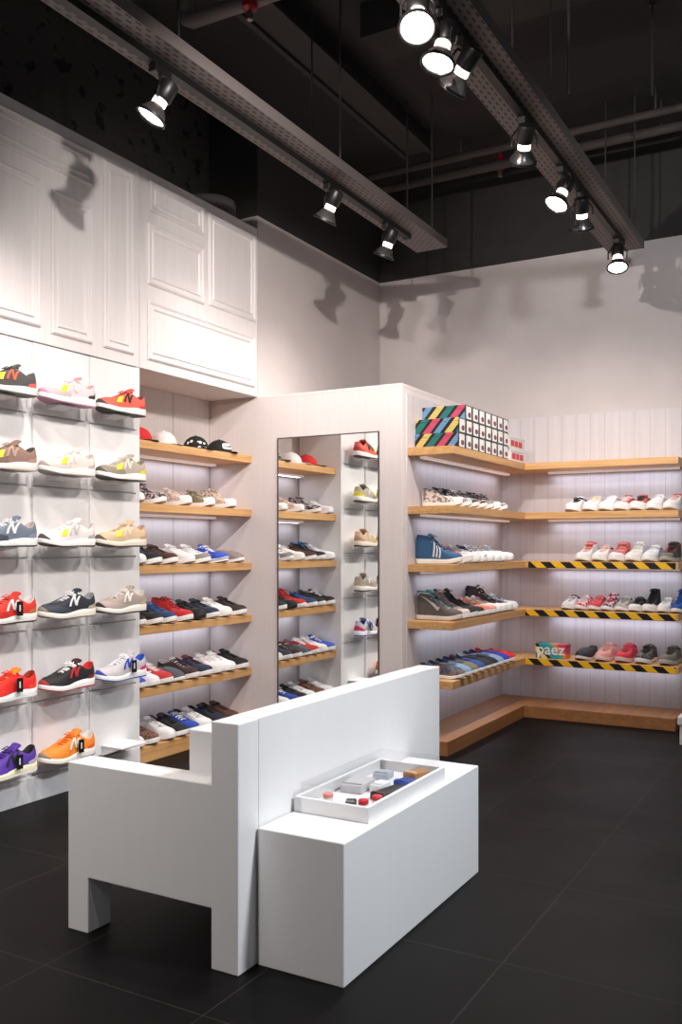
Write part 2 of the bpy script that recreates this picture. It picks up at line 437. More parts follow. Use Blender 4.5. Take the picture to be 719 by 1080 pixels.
# tray case
tx0, tx1, ty0, ty1 = -1.362, -1.128, 2.14, 2.66
ca = thing('display_case', 'shallow white display case with clear lid on the white plinth', 'display case', ((tx0+tx1)/2, (ty0+ty1)/2, .36))
t = MB(); w = .012
t.box(tx0, tx1, ty0, ty1, .3605, .370)
t.box(tx0, tx0+w, ty0, ty1, .37, .402); t.box(tx1-w, tx1, ty0, ty1, .37, .402)
t.box(tx0+w, tx1-w, ty0, ty0+w, .37, .402); t.box(tx0+w, tx1-w, ty1-w, ty1, .37, .402)
to(t.obj('tray', M_white), ca)
g = MB(); gx0, gx1, gy0, gy1 = tx0+.0125, tx1-.0125, ty0+.0125, ty1-.0125; q = .003
g.box(gx0, gx1, gy0, gy1, .437, .440)
g.box(gx0, gx0+q, gy0, gy1, .3705, .437); g.box(gx1-q, gx1, gy0, gy1, .3705, .437)
g.box(gx0+q, gx1-q, gy0, gy0+q, .3705, .437); g.box(gx0+q, gx1-q, gy1-q, gy1, .3705, .437)
to(g.obj('lid', acrylic()), ca)
# things inside the case
def small(name, label, cat, x, y, rz, build):
    r = thing(name, label, cat, (x, y, .3703), rz, 'small goods in the clear case'); build(r); return r
def tub(r, c):
    smooth_angle(MB().lathe([(.013, 0), (.014, .002), (.014, .022), (.012, .024)]).obj('pot', mat('#eceaea', .4), r))
    smooth_angle(MB().lathe([(.0145, .0242), (.0145, .034), (.012, .036)]).obj('lid', mat(c, .4), r))
small('small_tub', 'small white tub with red lid at near right corner of case', 'tub', -1.172, 2.195, 0, lambda r: tub(r, '#d2202c'))
small('small_tub', 'small white tub with red lid just behind the nearest tub', 'tub', -1.158, 2.25, 0, lambda r: tub(r, '#d8303a'))
small('small_tub', 'small white tub with pale coral lid at near left of case', 'tub', -1.29, 2.205, 0, lambda r: tub(r, '#e59488'))
def pouch(r, c, lx, ly, h, c2=None):
    MB().box(-lx/2, lx/2, -ly/2, ly/2, 0, h, min(h, .012)*.35).obj('body', mat(c, .5, 'cloth'), r)
    MB().box(-lx/2+.004, lx/2-.004, -ly/2+.006, -ly/2+.016, h-.0008, h+.002).obj('clasp', mat(c2 or '#8d8884', .35), r)
small('small_pouch', 'black small pouch lying beside the red tubs in the case', 'pouch', -1.228, 2.225, .4, lambda r: pouch(r, '#161616', .03, .05, .018))
small('small_pouch', 'long black pouch with dull red flap at middle of case', 'pouch', -1.18, 2.37, -.2, lambda r: pouch(r, '#17130f', .05, .12, .022, '#6b2b2b'))
small('small_box', 'small blue box near far right side of case', 'box', -1.185, 2.50, -.25, lambda r: pouch(r, '#24408f', .06, .06, .02, '#2f4fa8'))
small('small_box', 'small tan box at far right end of case', 'box', -1.19, 2.58, -.25, lambda r: pouch(r, '#b07f52', .05, .075, .03, '#e2cda8'))
small('small_box', 'pale grey box at left middle of case', 'box', -1.30, 2.40, .1, lambda r: pouch(r, '#c2bfc1', .07, .11, .026))
small('small_box', 'flat white box between the pale grey box and long black pouch', 'box', -1.235, 2.42, 0, lambda r: pouch(r, '#e9e7e8', .04, .07, .024, '#c9c6c8'))
small('small_box', 'blue grey box at far left of case', 'box', -1.29, 2.55, .1, lambda r: pouch(r, '#a4abb8', .05, .06, .022))

# ------------------------------------------------------------------ shoes
def interp(x, pts):
    if x <= pts[0][0]: return pts[0][1]
    for (a, va), (b_, vb) in zip(pts, pts[1:]):
        if x <= b_:
            t = (x - a) / (b_ - a); t = t*t*(3-2*t)
            return va + (vb - va) * t
    return pts[-1][1]
STY = {
 'runner':  dict(Ln=.292, sh=.036, st=.022, Hc=.103, dip=.026, tf=.66, zt=.068, eye=.37, ext=.024, laces=6, over=.005, w=1.0, ton=.022),
 'low':     dict(Ln=.280, sh=.025, st=.023, Hc=.088, dip=.016, tf=.64, zt=.058, eye=.36, ext=.018, laces=5, over=.0025, w=1.0, ton=.018),
 'mid':     dict(Ln=.280, sh=.026, st=.024, Hc=.121, dip=.008, tf=.65, zt=.058, eye=.33, ext=.018, laces=6, over=.0025, w=1.0, ton=.016),
 'high':    dict(Ln=.282, sh=.026, st=.024, Hc=.164, dip=.006, tf=.66, zt=.060, eye=.31, ext=.018, laces=7, over=.0025, w=1.0, ton=.016),
 'slip':    dict(Ln=.272, sh=.018, st=.015, Hc=.072, dip=.016, tf=.47, zt=.068, eye=.40, ext=.010, laces=0, over=.002, w=1.0, ton=0),
}
N = 40
def shoe_surface(S):
    Ln, W = S['Ln'], S['w']
    def width(t):
        w = interp(t, [(0, .032), (.12, .034), (.38, .033), (.70, .048), (.85, .045), (1, .040)]) * W
        if t < .14: w *= math.sqrt(max(0, 1 - ((.14 - t)/.14)**2))
        if t > .74: w *= max(0, 1 - ((t - .74)/.26)**2.4) ** .5
        return w
    def ztop(t): return S['sh'] + (S['st'] - S['sh']) * interp(t, [(0, 0), (.25, .05), (.7, 1), (1, 1)]) + spring(t)
    def spring(t): return .016 * max(0, (t - .72)/.28)**1.6 + .004 * max(0, (.1 - t)/.1)
    def cy(t): return .006 * math.sin(PI * t)
    def loopz(x):
        Hc = S['Hc']
        if Hc > .12: return interp(x, [(.02, Hc), (.17, Hc - S['dip']), (S['eye'], Hc - .012), (.41, .58*Hc + .012), (.52, .35*Hc + .024), (S['tf'], S['zt'])])
        return interp(x, [(.02, Hc), (.17, Hc - S['dip']), (S['eye'], Hc - .002), (S['tf'], S['zt'])])
    def loopw(x):
        return interp(x, [(.02, .026), (.2, .029), (S['eye'], .021), (S['tf'], .013)]) * W
    th = [2*PI*i/N for i in range(N)]
    def foot(a):
        t = (1 - math.cos(a)) / 2; s = 1 if math.sin(a) >= 0 else -1
        return t, s
    def P(a, out=0, z=None):
        t, s = foot(a)
        # move outward along outline: approximate by scaling about spine
        x = t * Ln; y = cy(t) + s * width(t)
        d = Vector((x - Ln*.5, (y - cy(t)) * 2.2, 0))
        if d.length > 1e-6: d.normalize()
        return Vector((x + d.x*out, y + d.y*out, ztop(t) if z is None else z))
    def Q(a):
        tt, s = foot(a)
        x = .03 + (S['tf'] - .03) * tt
        w = loopw(x) * min(1, abs(math.sin(a)) * 1.7) ** .6
        return Vector((x * Ln, cy(x) + s * w, loopz(x)))
    def surf(a, k, off=0):
        p, q_ = P(a), Q(a)
        h = q_.z - p.z; t, s = foot(a)
        flat = Vector((p.x - q_.x, p.y - q_.y, 0))
        if t < .12: c1 = p + Vector((-.004, 0, h*.5)); c2 = q_ + flat*.2 + Vector((-.004, 0, -h*.25))
        else:
            c1 = p + Vector((0, 0, max(h*.62, .024))) + flat.normalized()*.004 if flat.length > 1e-5 else p
            c2 = q_ + flat*.45 + Vector((0, 0, .004 + .006*max(0, t-.6)/.4))
        def B(k): return p*(1-k)**3 + c1*3*k*(1-k)**2 + c2*3*k*k*(1-k) + q_*k**3
        r = B(k)
        if off:
            e = .01
            da = surf(a + e, k) - surf(a - e, k); dk = surf(a, min(1, k + .02)) - surf(a, max(0, k - .02))
            n = da.cross(dk)
            if n.length > 1e-12:
                n.normalize()
                c = Vector((min(max(r.x, .15*Ln), .8*Ln), 0, .03))
                if n.dot(r - c) < 0: n = -n
                r = r + n * off
        return r
    return dict(P=P, Q=Q, surf=surf, foot=foot, ztop=ztop, spring=spring, loopz=loopz, loopw=loopw, cy=cy, th=th, S=S)
F = {k: shoe_surface(v) for k, v in STY.items()}

def patch(f, a0, a1, k0, k1, off, na=10, nk=4, fn=None):
    """raised overlay; fn(u, v) -> (a, k) overrides the rectangle in surface space"""
    mb = MB(); top = []; bot = []
    for i in range(na + 1):
        rt, rb = [], []
        for j in range(nk + 1):
            u, v = i/na, j/nk
            a, k = fn(u, v) if fn else (a0 + (a1-a0)*u, k0 + (k1-k0)*v)
            rt.append(f['surf'](a, k, off)); rb.append(f['surf'](a, k, off*.1))
        top.append(rt); bot.append(rb)
    for i in range(na):
        for j in range(nk):
            mb.add([top[i][j], top[i+1][j], top[i+1][j+1], top[i][j+1]], [(0, 1, 2, 3)])
    edge = [(i, 0) for i in range(na+1)] + [(na, j) for j in range(1, nk+1)] + [(i, nk) for i in range(na-1, -1, -1)] + [(0, j) for j in range(nk-1, 0, -1)]
    for (i, j), (m_, n_) in zip(edge, edge[1:] + edge[:1]):
        mb.add([top[i][j], top[m_][n_], bot[m_][n_], bot[i][j]], [(0, 1, 2, 3)])
    return mb
def A(t, s):     # angle on outline for lengthwise position t on side s
    a = math.acos(1 - 2*t)
    return a if s > 0 else 2*PI - a
def merge(*mbs):
    r = MB()
    for m in mbs: r.add(m.v, m.f)
    return r
def strip(f, s, p0, p1, w, off, na=6):
    """band on side s from p0=(t,k) to p1 with half width w in t"""
    def fn(u, v):
        t = p0[0] + (p1[0]-p0[0])*u + (v - .5)*2*w; k = p0[1] + (p1[1]-p0[1])*u
        return A(min(max(t, .005), .995), s), k
    return patch(f, 0, 0, 0, 0, off, na, 2, fn)

def centre(mb, Ln): mb.v = [(x - Ln/2, y, z) for x, y, z in mb.v]; return mb
GEO = {}
SIDED = ('letter_mark', 'side_stripes', 'swoosh', 'side_wave', 'eyestay')
def geo(style, part, sd=0):
    key = (style, part, sd)
    if key in GEO: return GEO[key]
    f = F[style]; S = f['S']; Ln = S['Ln']; th = f['th']; mb = MB(); smooth = True
    P, Q, surf, foot = f['P'], f['Q'], f['surf'], f['foot']
    if part == 'upper':
        K = 9
        rs = [[surf(a, k/K) for a in th] for k in range(K + 1)]
        rs.append([Q(a) + Vector((0, 0, .001)) + (Vector((f['cy'](.3), 0, 0)) * 0) for a in th])
        mb.rings(rs)
    elif part == 'midsole':
        lo = .35 if style == 'runner' else .12
        def ring(out, fr):
            r = []
            for a in th:
                t, s = foot(a); zb = f['spring'](t); zt = f['ztop'](t)
                p = P(a, out); p.z = zb + (zt + .002 - zb) * fr; r.append(p)
            return r
        o = S['over']
        mb.rings([ring(-.004, .0 if style != 'runner' else .16), ring(o*.8, lo*.6 if style != 'runner' else .2), ring(o, .5), ring(o*.9, .88), ring(o*.3, 1.0), ring(-.010, 1.0)], True, True)
    elif part == 'outsole':
        def ring(out, fr):
            r = []
            for a in th:
                t, s = foot(a); zb = f['spring'](t); zt = f['ztop'](t)
                p = P(a, out); p.z = zb + (zt - zb) * fr; r.append(p)
            return r
        o = S['over']
        mb.rings([ring(-.004, 0), ring(o*.9, .04), ring(o*1.1, .2), ring(-.012, .22)], True, True)
        # rubber wrapping the toe tip
        if style == 'runner':
            mb = merge(mb, patch(f, 0, 0, 0, 0, .0035, 14, 4, lambda u, v: (A(.9, 1) + (A(.9, -1) - A(.9, 1))*u, -.12 + v*(.12 + .26*(1 - (2*u-1)**2)))))
    elif part == 'foxing':     # thin stripe round a flat rubber sole
        def ring(out, fr):
            r = []
            for a in th:
                t, s = foot(a); zb = f['spring'](t); zt = f['ztop'](t)
                p = P(a, out); p.z = zb + (zt - zb) * fr; r.append(p)
            return r
        o = S['over'] + .0008
        mb.rings([ring(0, .62), ring(o, .64), ring(o, .8), ring(0, .82)])
    elif part == 'lining':
        r0 = [Q(a) for a in th]
        def ins(sc_, z):
            r = []
            for a in th:
                q_ = Q(a); c = Vector((Ln*.25, f['cy'](.25), 0)); x = q_.x
                r.append(Vector((c.x + (q_.x - c.x)*(sc_*.5 + .5) , c.y + (q_.y - c.y)*sc_, q_.z if z is None else z(q_))))
            return r
        rim = [Vector((p.x + (Ln*.2 - p.x)*.02, p.y*.93, p.z + .003)) for p in r0]
        z1 = lambda q_: q_.z - .004
        z2 = lambda q_: S['sh'] + .006 + (.3*(q_.z - S['sh']) if q_.x > Ln*.4 else 0)
        mb.rings([[p + Vector((0, 0, -.001)) for p in r0], rim, ins(.84, z1), ins(.9, z2)], False, True)
    elif part == 'tongue':
        st = []
        x0, x1 = S['tf'] - .015, S['eye'] - .05
        n = 9
        for i in range(n + 1):
            x = x0 + (x1 - x0) * i/n
            u = i/n
            z = f['loopz'](max(x, S['eye'])) + .001 + (S['ton'] * max(0, (u - .6)/.4)**1.2)
            w = f['loopw'](x) * (.95 + .25*u)
            xs = x * Ln + (.012 * max(0, (u-.75)/.25) if style == 'high' else 0)
            row = [Vector((xs, f['cy'](x) + w*c, z + .005*(1-c*c))) for c in (-1, -.6, 0, .6, 1)]
            row += [Vector((p.x - .003, p.y, p.z - .006)) for p in reversed(row)]
            st.append(row)
        mb.rings(st, True, True)
    elif part == 'laces':
        n = S['laces']; x0, x1 = S['tf'] - .035, S['eye'] + .015
        for i in range(n):
            x = x0 + (x1 - x0)*i/(n-1); xb = x + (x1-x0)/(n-1)*.4
            pts = []
            for c in (-1, -.5, 0, .5, 1):
                xx = x + (xb - x)*(.5 + .5*c)*(1 if i % 2 else -1)*.5
                w = f['loopw'](xx) + .011
                pts.append((xx*Ln, f['cy'](xx) + w*c, f['loopz'](max(xx, S['eye'])) + .0095*(1 - .75*c*c) + .001))
            mb.tube(pts, .0042, 6)
        for s in (-1, 1):
            x = x1; z = f['loopz'](x) + .009
            mb.tube([(x*Ln, 0, z), ((x+.04)*Ln, s*.016, z+.006), ((x+.10)*Ln, s*.026, z-.004), ((x+.07)*Ln, s*.014, z-.003), (x*Ln, 0, z)], .0024, 6)
    elif part == 'toe_cap':
        mb = patch(f, A(.84, 1), A(.84, -1), .0, .42, .0016, 14, 4)
    elif part == 'mudguard':
        def fn(u, v):
            a = A(.56, 1) + (A(.56, -1) - A(.56, 1))*u
            e = abs(u - .5)*2
            return a, v*(.12 + .34*(1 - e**2))
        mb = patch(f, 0, 0, 0, 0, .0016, 24, 4, fn)
    elif part == 'heel_patch':
        mb = patch(f, -A(.07, 1), A(.07, 1), .02, .82, .0018, 10, 5)
    elif part == 'heel_cup':
        def fn(u, v):
            a = -A(.2, 1) + 2*A(.2, 1)*u; e = abs(u-.5)*2
            return a, v*(.5 - .35*e)
        mb = patch(f, 0, 0, 0, 0, .0016, 14, 4, fn)
    elif part == 'eyestay':
        def band(s):
            return patch(f, 0, 0, 0, 0, .0014, 12, 2, lambda u, v: (A(.45 + .53*u, s), .80 + .19*v))
        mb = band(sd)
    elif part == 'letter_mark':       # slanted capital letter N on both sides
        for s in (sd,):
            lo, hi = .22, .76
            # follow the picture: strokes parallel, diagonal from top of the first stroke (toe side mirrored per side)
            l0, l1 = ((.59, .45) if s > 0 else (.45, .59))
            mb = merge(mb, strip(f, s, (l0, lo), (l0, hi), .019, .003), strip(f, s, (l1, lo), (l1, hi), .019, .003),
                       strip(f, s, (l0, hi), (l1, lo), .021, .0032))
    elif part == 'side_stripes':
        for s in (sd,):
            for i in range(3):
                t0 = .42 + .075*i
                mb = merge(mb, strip(f, s, (t0, .06), (t0 + .10, .74), .017, .002))
    elif part == 'swoosh':
        for s in (sd,):
            def fn(u, v, s=s):
                t = .60 - .44*u
                k = .40 - .16*math.sin(PI*.5*min(1, u/.22)) + .36*max(0, u-.22)/.78
                w = .13*(min(1, u/.18 + .15))*(1 - max(0, u-.2)/.8)**.8 + .012
                return A(t, s), k + (v - .5)*w
            mb = merge(mb, patch(f, 0, 0, 0, 0, .002, 16, 2, fn))
    elif part == 'side_wave':
        for s in (sd,):
            def fn(u, v, s=s):
                t = .12 + .55*u
                k = .42 + .22*math.sin(2.2*PI*u)*(1-u*.5)
                return A(t, s), k + (v-.5)*.13
            mb = merge(mb, patch(f, 0, 0, 0, 0, .0018, 16, 2, fn))
    elif part == 'hang_tag':
        x = .40*Ln; y = f['cy'](.4) + .052
        mb.box(x-.015, x+.015, y-.001, y+.001, S['sh']-.004, S['sh']+.054); smooth = False
    elif part == 'tag_print':
        x = .40*Ln; y = f['cy'](.4) + .0533
        mb.box(x-.003, x+.004, y-.0004, y+.0004, S['sh']+.014, S['sh']+.04); smooth = False
    elif part == 'sticker':
        a = patch(f, A(.67, 1), A(.77, 1), .20, .52, .003, 6, 4); mb = a
    elif part == 'ankle_strap':
        z0, z1 = S['Hc']-.03, S['Hc']-.008
        rr = []
        for (kk, off) in ((.74, .001), (.75, .004), (.93, .004), (.94, .001)):
            rr.append([surf(A(.95*u if u else .002, 1) if True else 0, kk, off) for u in [i/12 for i in range(13)]])
        mb.rings(rr, closed=False)
        rr = [[surf(A(.95*u if u else .002, -1), kk, off) for u in [i/12 for i in range(13)]] for (kk, off) in ((.74, .001), (.75, .004), (.93, .004), (.94, .001))]
        mb.rings(rr, closed=False)
    centre(mb, Ln)
    me = mb.mesh(part, False)
    if smooth:
        for p in me.polygons: p.use_smooth = True
        me.set_sharp_from_angle(angle=math.radians(55))
    me.materials.append(None)
    GEO[key] = me
    return me

PN = dict(runner='running_shoe', low='low_top_sneaker', high='high_top_sneaker', mid='mid_top_sneaker', slip='slip_on_shoe')
def C(c, kind='cloth', rough=.7):
    if isinstance(c, tuple): return mat(c[0], .7, c[2] if len(c) > 2 else 'pattern', c[1], c[3] if len(c) > 3 else 90)
    return mat(c, rough, kind)
def put(parent, style, part, m, sd=0):
    if part in SIDED and not sd:
        put(parent, style, part, m, 1); return put(parent, style, part, m, -1)
    o = bpy.data.objects.new(part, geo(style, part, sd)); COL.objects.link(o); o.parent = parent
    o.material_slots[0].link = 'OBJECT'; o.material_slots[0].material = m
    return o
used_labels = {}
def shoe(style, label, loc, rz, group, up, sole='#f2f0ee', lace=None, lin_='#8a8684', tong=None, out=None, **x):
    n = used_labels.get(label, 0); used_labels[label] = n + 1
    if n: print('DUPLICATE LABEL', label)
    if len(label.split()) > 16: print('LONG LABEL', label)
    t = thing(PN[style], label, 'shoe', loc, rz, group)
    put(t, style, 'upper', C(up)); 
    put(t, style, 'midsole', mat(sole, .55))
    if out: put(t, style, 'outsole', mat(out, .6))
    put(t, style, 'lining', C(lin_))
    if style != 'slip': put(t, style, 'tongue', C(tong or up))
    if lace and style != 'slip': put(t, style, 'laces', C(lace))
    for k, c in x.items():
        if c is None or k == 'midsole': continue
        if k == 'logo_n': put(t, style, 'letter_mark', C(c))
        elif k == 'stripes': put(t, style, 'side_stripes', C(c))
        elif k == 'tagc':
            g = put(t, style, 'hang_tag', mat('#121212', .4)); g['label'] = 'black swing tag'
            q = put(g, style, 'tag_print', mat('#d8d8d8', .5))
        elif k == 'sticker': q = put(t, style, 'sticker', mat('#f3e21a', .5)); q['label'] = 'yellow price sticker'
        elif k == 'strap': put(t, style, 'ankle_strap', C(c))
        else: put(t, style, k, C(c))
    return t

# --- display wall: toe points towards -Y
ROWN = ['top row', 'second row', 'third row', 'fourth row', 'fifth row', 'bottom row']
COLN = ['left column', 'middle column', 'right column']
DW = [
 # (row, col, desc, kwargs)
 (0, 0, 'charcoal runner with coral side and yellow sticker', dict(up='#4a4746', sole='#d9d6d2', out='#5b5856', lace='#3d3a3a', lin_='#55504e', logo_n='#e8634a', heel_cup='#e25a54', eyestay='#6a6664', sticker=1)),
 (0, 1, 'pale pink runner with coral and black heel', dict(up='#d6c6c8', sole='#f3f0f0', out='#b98aa2', lace='#e8dcdc', lin_='#e5a0a0', tong='#e88f8a', heel_cup='#2b282a', eyestay='#e2908e', logo_n='#ded0d0', mudguard='#b9aeb0', sticker=1)),
 (0, 2, 'coral red runner with black outsole', dict(up='#e0604e', sole='#ece6e2', out='#3b3735', lace='#d0463e', lin_='#8d3a34', heel_cup='#c23f3a', eyestay='#ef8a5d', logo_n='#2b2423', sticker=1)),
 (1, 0, 'brown runner with yellow sticker', dict(up='#8f7265', sole='#e6ded8', out='#b0a49c', lace='#a58a7c', lin_='#4c3d38', heel_cup='#a88b7b', eyestay='#6f564c', logo_n='#b79a8a', mudguard='#7d6357', sticker=1)),
 (1, 1, 'cream runner with beige heel', dict(up='#ded2c9', sole='#f0ebe6', out='#a39a95', lace='#efe8e2', lin_='#c9bab0', heel_cup='#c7b6a8', eyestay='#cbbcb2', logo_n='#e9e0da', mudguard='#d2c6bd', sticker=1)),
 (1, 2, 'olive grey runner with yellow heel tip', dict(up='#b3a898', sole='#f0efe8', out='#55524c', lace='#d9d2c6', lin_='#8f8574', heel_cup='#e6d83a', eyestay='#8c8272', logo_n='#e2ddd2', mudguard='#8f8675', sticker=1)),
 (2, 0, 'slate blue and white runner', dict(up='#6d7688', sole='#eef0ec', out='#4b4e56', lace='#e8eaee', lin_='#b8a8a4', heel_cup='#8a92a2', eyestay='#e4e6ea', logo_n='#f0f1f4', mudguard='#434a5a')),
 (2, 1, 'white runner with black outsole', dict(up='#e6e0dd', sole='#f6f4f2', out='#4c4542', lace='#f0eeec', lin_='#cfc7c6', heel_cup='#b7aeb2', eyestay='#d9d2d0', logo_n='#cfc6c6', mudguard='#ece7e3', sticker=1)),
 (2, 2, 'tan runner with yellow sticker', dict(up='#dcbf9d', sole='#efe4d3', out='#57504a', lace='#e3c9a9', lin_='#c79c86', heel_cup='#c9a07f', eyestay='#d0a68a', logo_n='#f1dccb', mudguard='#d4b592', sticker=1)),
 (3, 0, 'red suede runner with white N and black tag', dict(up='#d93026', sole='#f0ece6', out='#3a3431', lace='#e25548', lin_='#d9cfc9', heel_cup='#b9733f', eyestay='#e8544a', logo_n='#f3efec', mudguard='#c9281f', tagc=1)),
 (3, 1, 'navy black runner with white N', dict(up='#262a33', sole='#efeae0', out='#8d8579', lace='#e6e6e8', lin_='#8f9196', heel_cup='#b9ad98', eyestay='#565a64', logo_n='#f2f2f4', mudguard='#363b47')),
 (3, 2, 'taupe suede runner with white N', dict(up='#a89a92', sole='#f2ede4', out='#24211f', lace='#ece6e2', lin_='#d8d0ca', heel_cup='#c2b193', eyestay='#b8aca4', logo_n='#f4f1ee', mudguard='#b5a59c')),
 (4, 0, 'bright red chunky runner with orange tongue and black tag', dict(up='#e3231c', sole='#f4f2f0', out='#d8d4d2', lace='#e8372a', lin_='#a31c18', tong='#f28a1c', heel_cup='#ee4436', eyestay='#f04034', mudguard='#ea3026', tagc=1)),
 (4, 1, 'black runner with red lining and red N', dict(up='#191718', sole='#f4f2f2', out='#b3262c', lace='#f2f2f2', lin_='#cf1d22', tong='#3a1718', heel_cup='#7a1a1e', eyestay='#231f20', logo_n='#c4242a', mudguard='#201d1e')),
 (4, 2, 'light grey runner with blue collar and black tag', dict(up='#c4bec2', sole='#f6f5f6', out='#2b4cae', lace='#f4f4f6', lin_='#2450c4', heel_cup='#d23b78', eyestay='#d6d1d4', logo_n='#2448b8', mudguard='#cbc5c8', tagc=1)),
 (5, 0, 'purple runner with black tag', dict(up='#56329a', sole='#efe9c9', out='#f0eef0', lace='#4a2b88', lin_='#1a171c', heel_cup='#b9b4bd', eyestay='#492a86', logo_n='#2a2430', mudguard='#6238ad', tagc=1)),
 (5, 1, 'orange suede runner with black tag', dict(up='#f2862a', sole='#f4ede4', out='#8b8078', lace='#ef7a1c', lin_='#dcd2ca', heel_cup='#d9691f', eyestay='#ee7a22', logo_n='#e9ded2', mudguard='#f08a2c', tagc=1)),
]
for r, c, desc, kw in DW:
    yc = COLS[c+2] + .125; z = ROWS[r+1] + .0485
    shoe('runner', '%s, %s %s, display wall' % (desc, ROWN[r], COLN[c]), (XP+.075, yc, z), -PI/2 - .05 + .03*random.uniform(-1, 1), 'runners on the white display wall', **kw)

# --- alcove shelves: toe points to +X
def row(items, xf, z, group, place, rot0=0, back=False, scale=1):
    for it in items:
        style, desc, pos, kw = it
        kw = dict(kw); dr = kw.pop('dr', 0); dx = kw.pop('dx', 0)
        Ln = STY[style]['Ln']; rz = rot0 + dr + .03*random.uniform(-1, 1)*(0 if back else 1)
        if not back:
            loc = (xf - Ln/2*math.cos(rz) + dx, pos, z + .0008)
        else:
            loc = (pos - 0, xf - Ln/2*math.sin(rz) + dx, z + .0008)
        shoe(style, desc + ' on the ' + place, loc, rz, group, **kw).scale = (scale,)*3
W = '#f0eeec'
GA = 'shoes on the alcove shelves'
row([
 ('low', 'white low sneaker at left end', 3.475, dict(up='#e2dedd', lace=W)),
 ('mid', 'black and white speckled high top', 3.645, dict(up=('#2a2426', '#b9a9ac', 'pattern', 70), lace='#2b2728', lin_='#3a3435')),
 ('low', 'pinkish speckled low sneaker', 3.855, dict(up=('#b79a8e', '#e2cfc6', 'pattern', 80), lace='#cbb5aa', toe_cap=W)),
 ('low', 'olive camouflage low sneaker', 4.055, dict(up=('#6b6144', '#98896a', 'pattern', 50), lace='#6c6349', toe_cap=W)),
 ('mid', 'leopard print mid sneaker', 4.26, dict(up=('#d0bba6', '#4a3c36', 'spots', 75), lace='#c8b29e', toe_cap=W)),
], -3.10, SZ[1], GA, 'second alcove shelf', scale=.92)
row([
 ('low', 'white low sneaker at left end', 3.475, dict(up=W, lace=W)),
 ('mid', 'black sneaker with blue collar', 3.60, dict(up='#191a1e', lace='#1c1d20', lin_='#2d7fc0', tong='#2a70b0')),
 ('low', 'dark brown leather sneaker', 3.725, dict(up='#4a2a20', lace='#3a211a', lin_='#2c1c16')),
 ('low', 'plain white sneaker', 3.87, dict(up='#eae6e3', lace=W, lin_='#d8d2ce')),
 ('low', 'grey and white sneaker', 4.005, dict(up='#e2dedc', lace=W, lin_='#6b6665', mudguard='#8f8886', eyestay='#7a7473')),
 ('low', 'royal blue and white sneaker', 4.165, dict(up='#2748b0', lace='#eef0f6', side_wave=W, midsole=None, toe_cap='#3257c2', foxing='#1b358c')),
 ('slip', 'grey taupe slip on', 4.325, dict(up='#8a7d78', sole='#efeae6', lin_='#5d5350')),
], -3.10, SZ[2], GA, 'third alcove shelf')
row([
 ('low', 'black sneaker with white laces at left end', 3.475, dict(up='#17161a', lace=W, lin_='#e6e2e0')),
 ('low', 'plain black sneaker', 3.605, dict(up='#1d1b1c', lace='#1b191a')),
 ('low', 'navy blue sneaker', 3.715, dict(up='#27406e', lace='#31508a', lin_='#1c2c4c', tong='#46577a')),
 ('mid', 'red mid sneaker', 3.85, dict(up='#c4211f', lace='#b01c1b', lin_='#8d1615')),
 ('low', 'all black sneaker between red and navy ones', 3.965, dict(up='#141314', sole='#1a1919', lace='#161516', lin_='#0e0e0e')),
 ('low', 'dark navy sneaker with black laces', 4.085, dict(up='#222a3c', lace='#15181f', lin_='#15181f')),
 ('low', 'plain white sneaker', 4.205, dict(up='#efedec', lace=W, lin_='#d6d2d0')),
 ('low', 'dark brown sneaker at right end', 4.345, dict(up='#33231f', lace='#231815', lin_='#1a1311')),
], -3.10, SZ[3], GA, 'fourth alcove shelf')
row([
 ('low', 'blue and white sneaker at left end', 3.475, dict(up='#3658c0', lace=W, heel_patch='#2a47a4')),
 ('low', 'white sneaker beside red one', 3.58, dict(up='#ece9e8', lace=W)),
 ('low', 'red and white sneaker', 3.685, dict(up='#c4322c', lace=W, side_wave=W, tong='#e8e2e0')),
 ('slip', 'slate grey slip on', 3.785, dict(up='#4b525b', lin_='#2d3138')),
 ('low', 'dark brown sneaker with white collar', 3.905, dict(up='#3b2722', lace='#2b1c18', lin_='#e4dcd6', tong='#e2dad4')),
 ('low', 'navy sneaker with red lining', 4.02, dict(up='#232c44', lace='#1d2438', lin_='#a02034', tong='#8a1c30')),
 ('low', 'pale pinkish white sneaker', 4.13, dict(up='#e9dfdd', lace='#f0e8e6', lin_='#d8cbc9')),
 ('low', 'bright white sneaker', 4.24, dict(up='#f4f2f1', lace=W, lin_='#2a2830')),
 ('low', 'black sneaker with red lining', 4.365, dict(up='#17151a', lace='#141214', lin_='#a3202a', heel_patch='#2a2328')),
], -3.10, SZ[4], GA, 'lowest alcove shelf')
row([
 ('low', 'white sneaker at left end', 3.475, dict(up='#eae6e4', lace=W)),
 ('low', 'brown plaid sneaker', 3.585, dict(up=('#4b2b22', '#8a6050', 'pattern', 130), lace='#6b483b')),
 ('low', 'white sneaker', 3.715, dict(up='#edebea', lace='#dedada', lin_='#c8c2c0')),
 ('low', 'black sneaker', 3.82, dict(up='#1b191b', lace='#161415', lin_='#3c342c')),
 ('low', 'royal blue sneaker with white laces', 3.915, dict(up='#2445a4', lace=W, lin_='#1d3680')),
 ('low', 'white sneaker with black lining', 4.035, dict(up='#eeecec', lace=W, lin_='#19181a')),
 ('low', 'navy black sneaker', 4.165, dict(up='#1a1f30', lace='#131724', lin_='#0f121c')),
 ('low', 'chestnut brown sneaker', 4.285, dict(up='#54342b', lace='#3c251f', lin_='#2c1b17')),
], -3.11, .08, GA, 'oak alcove plinth')

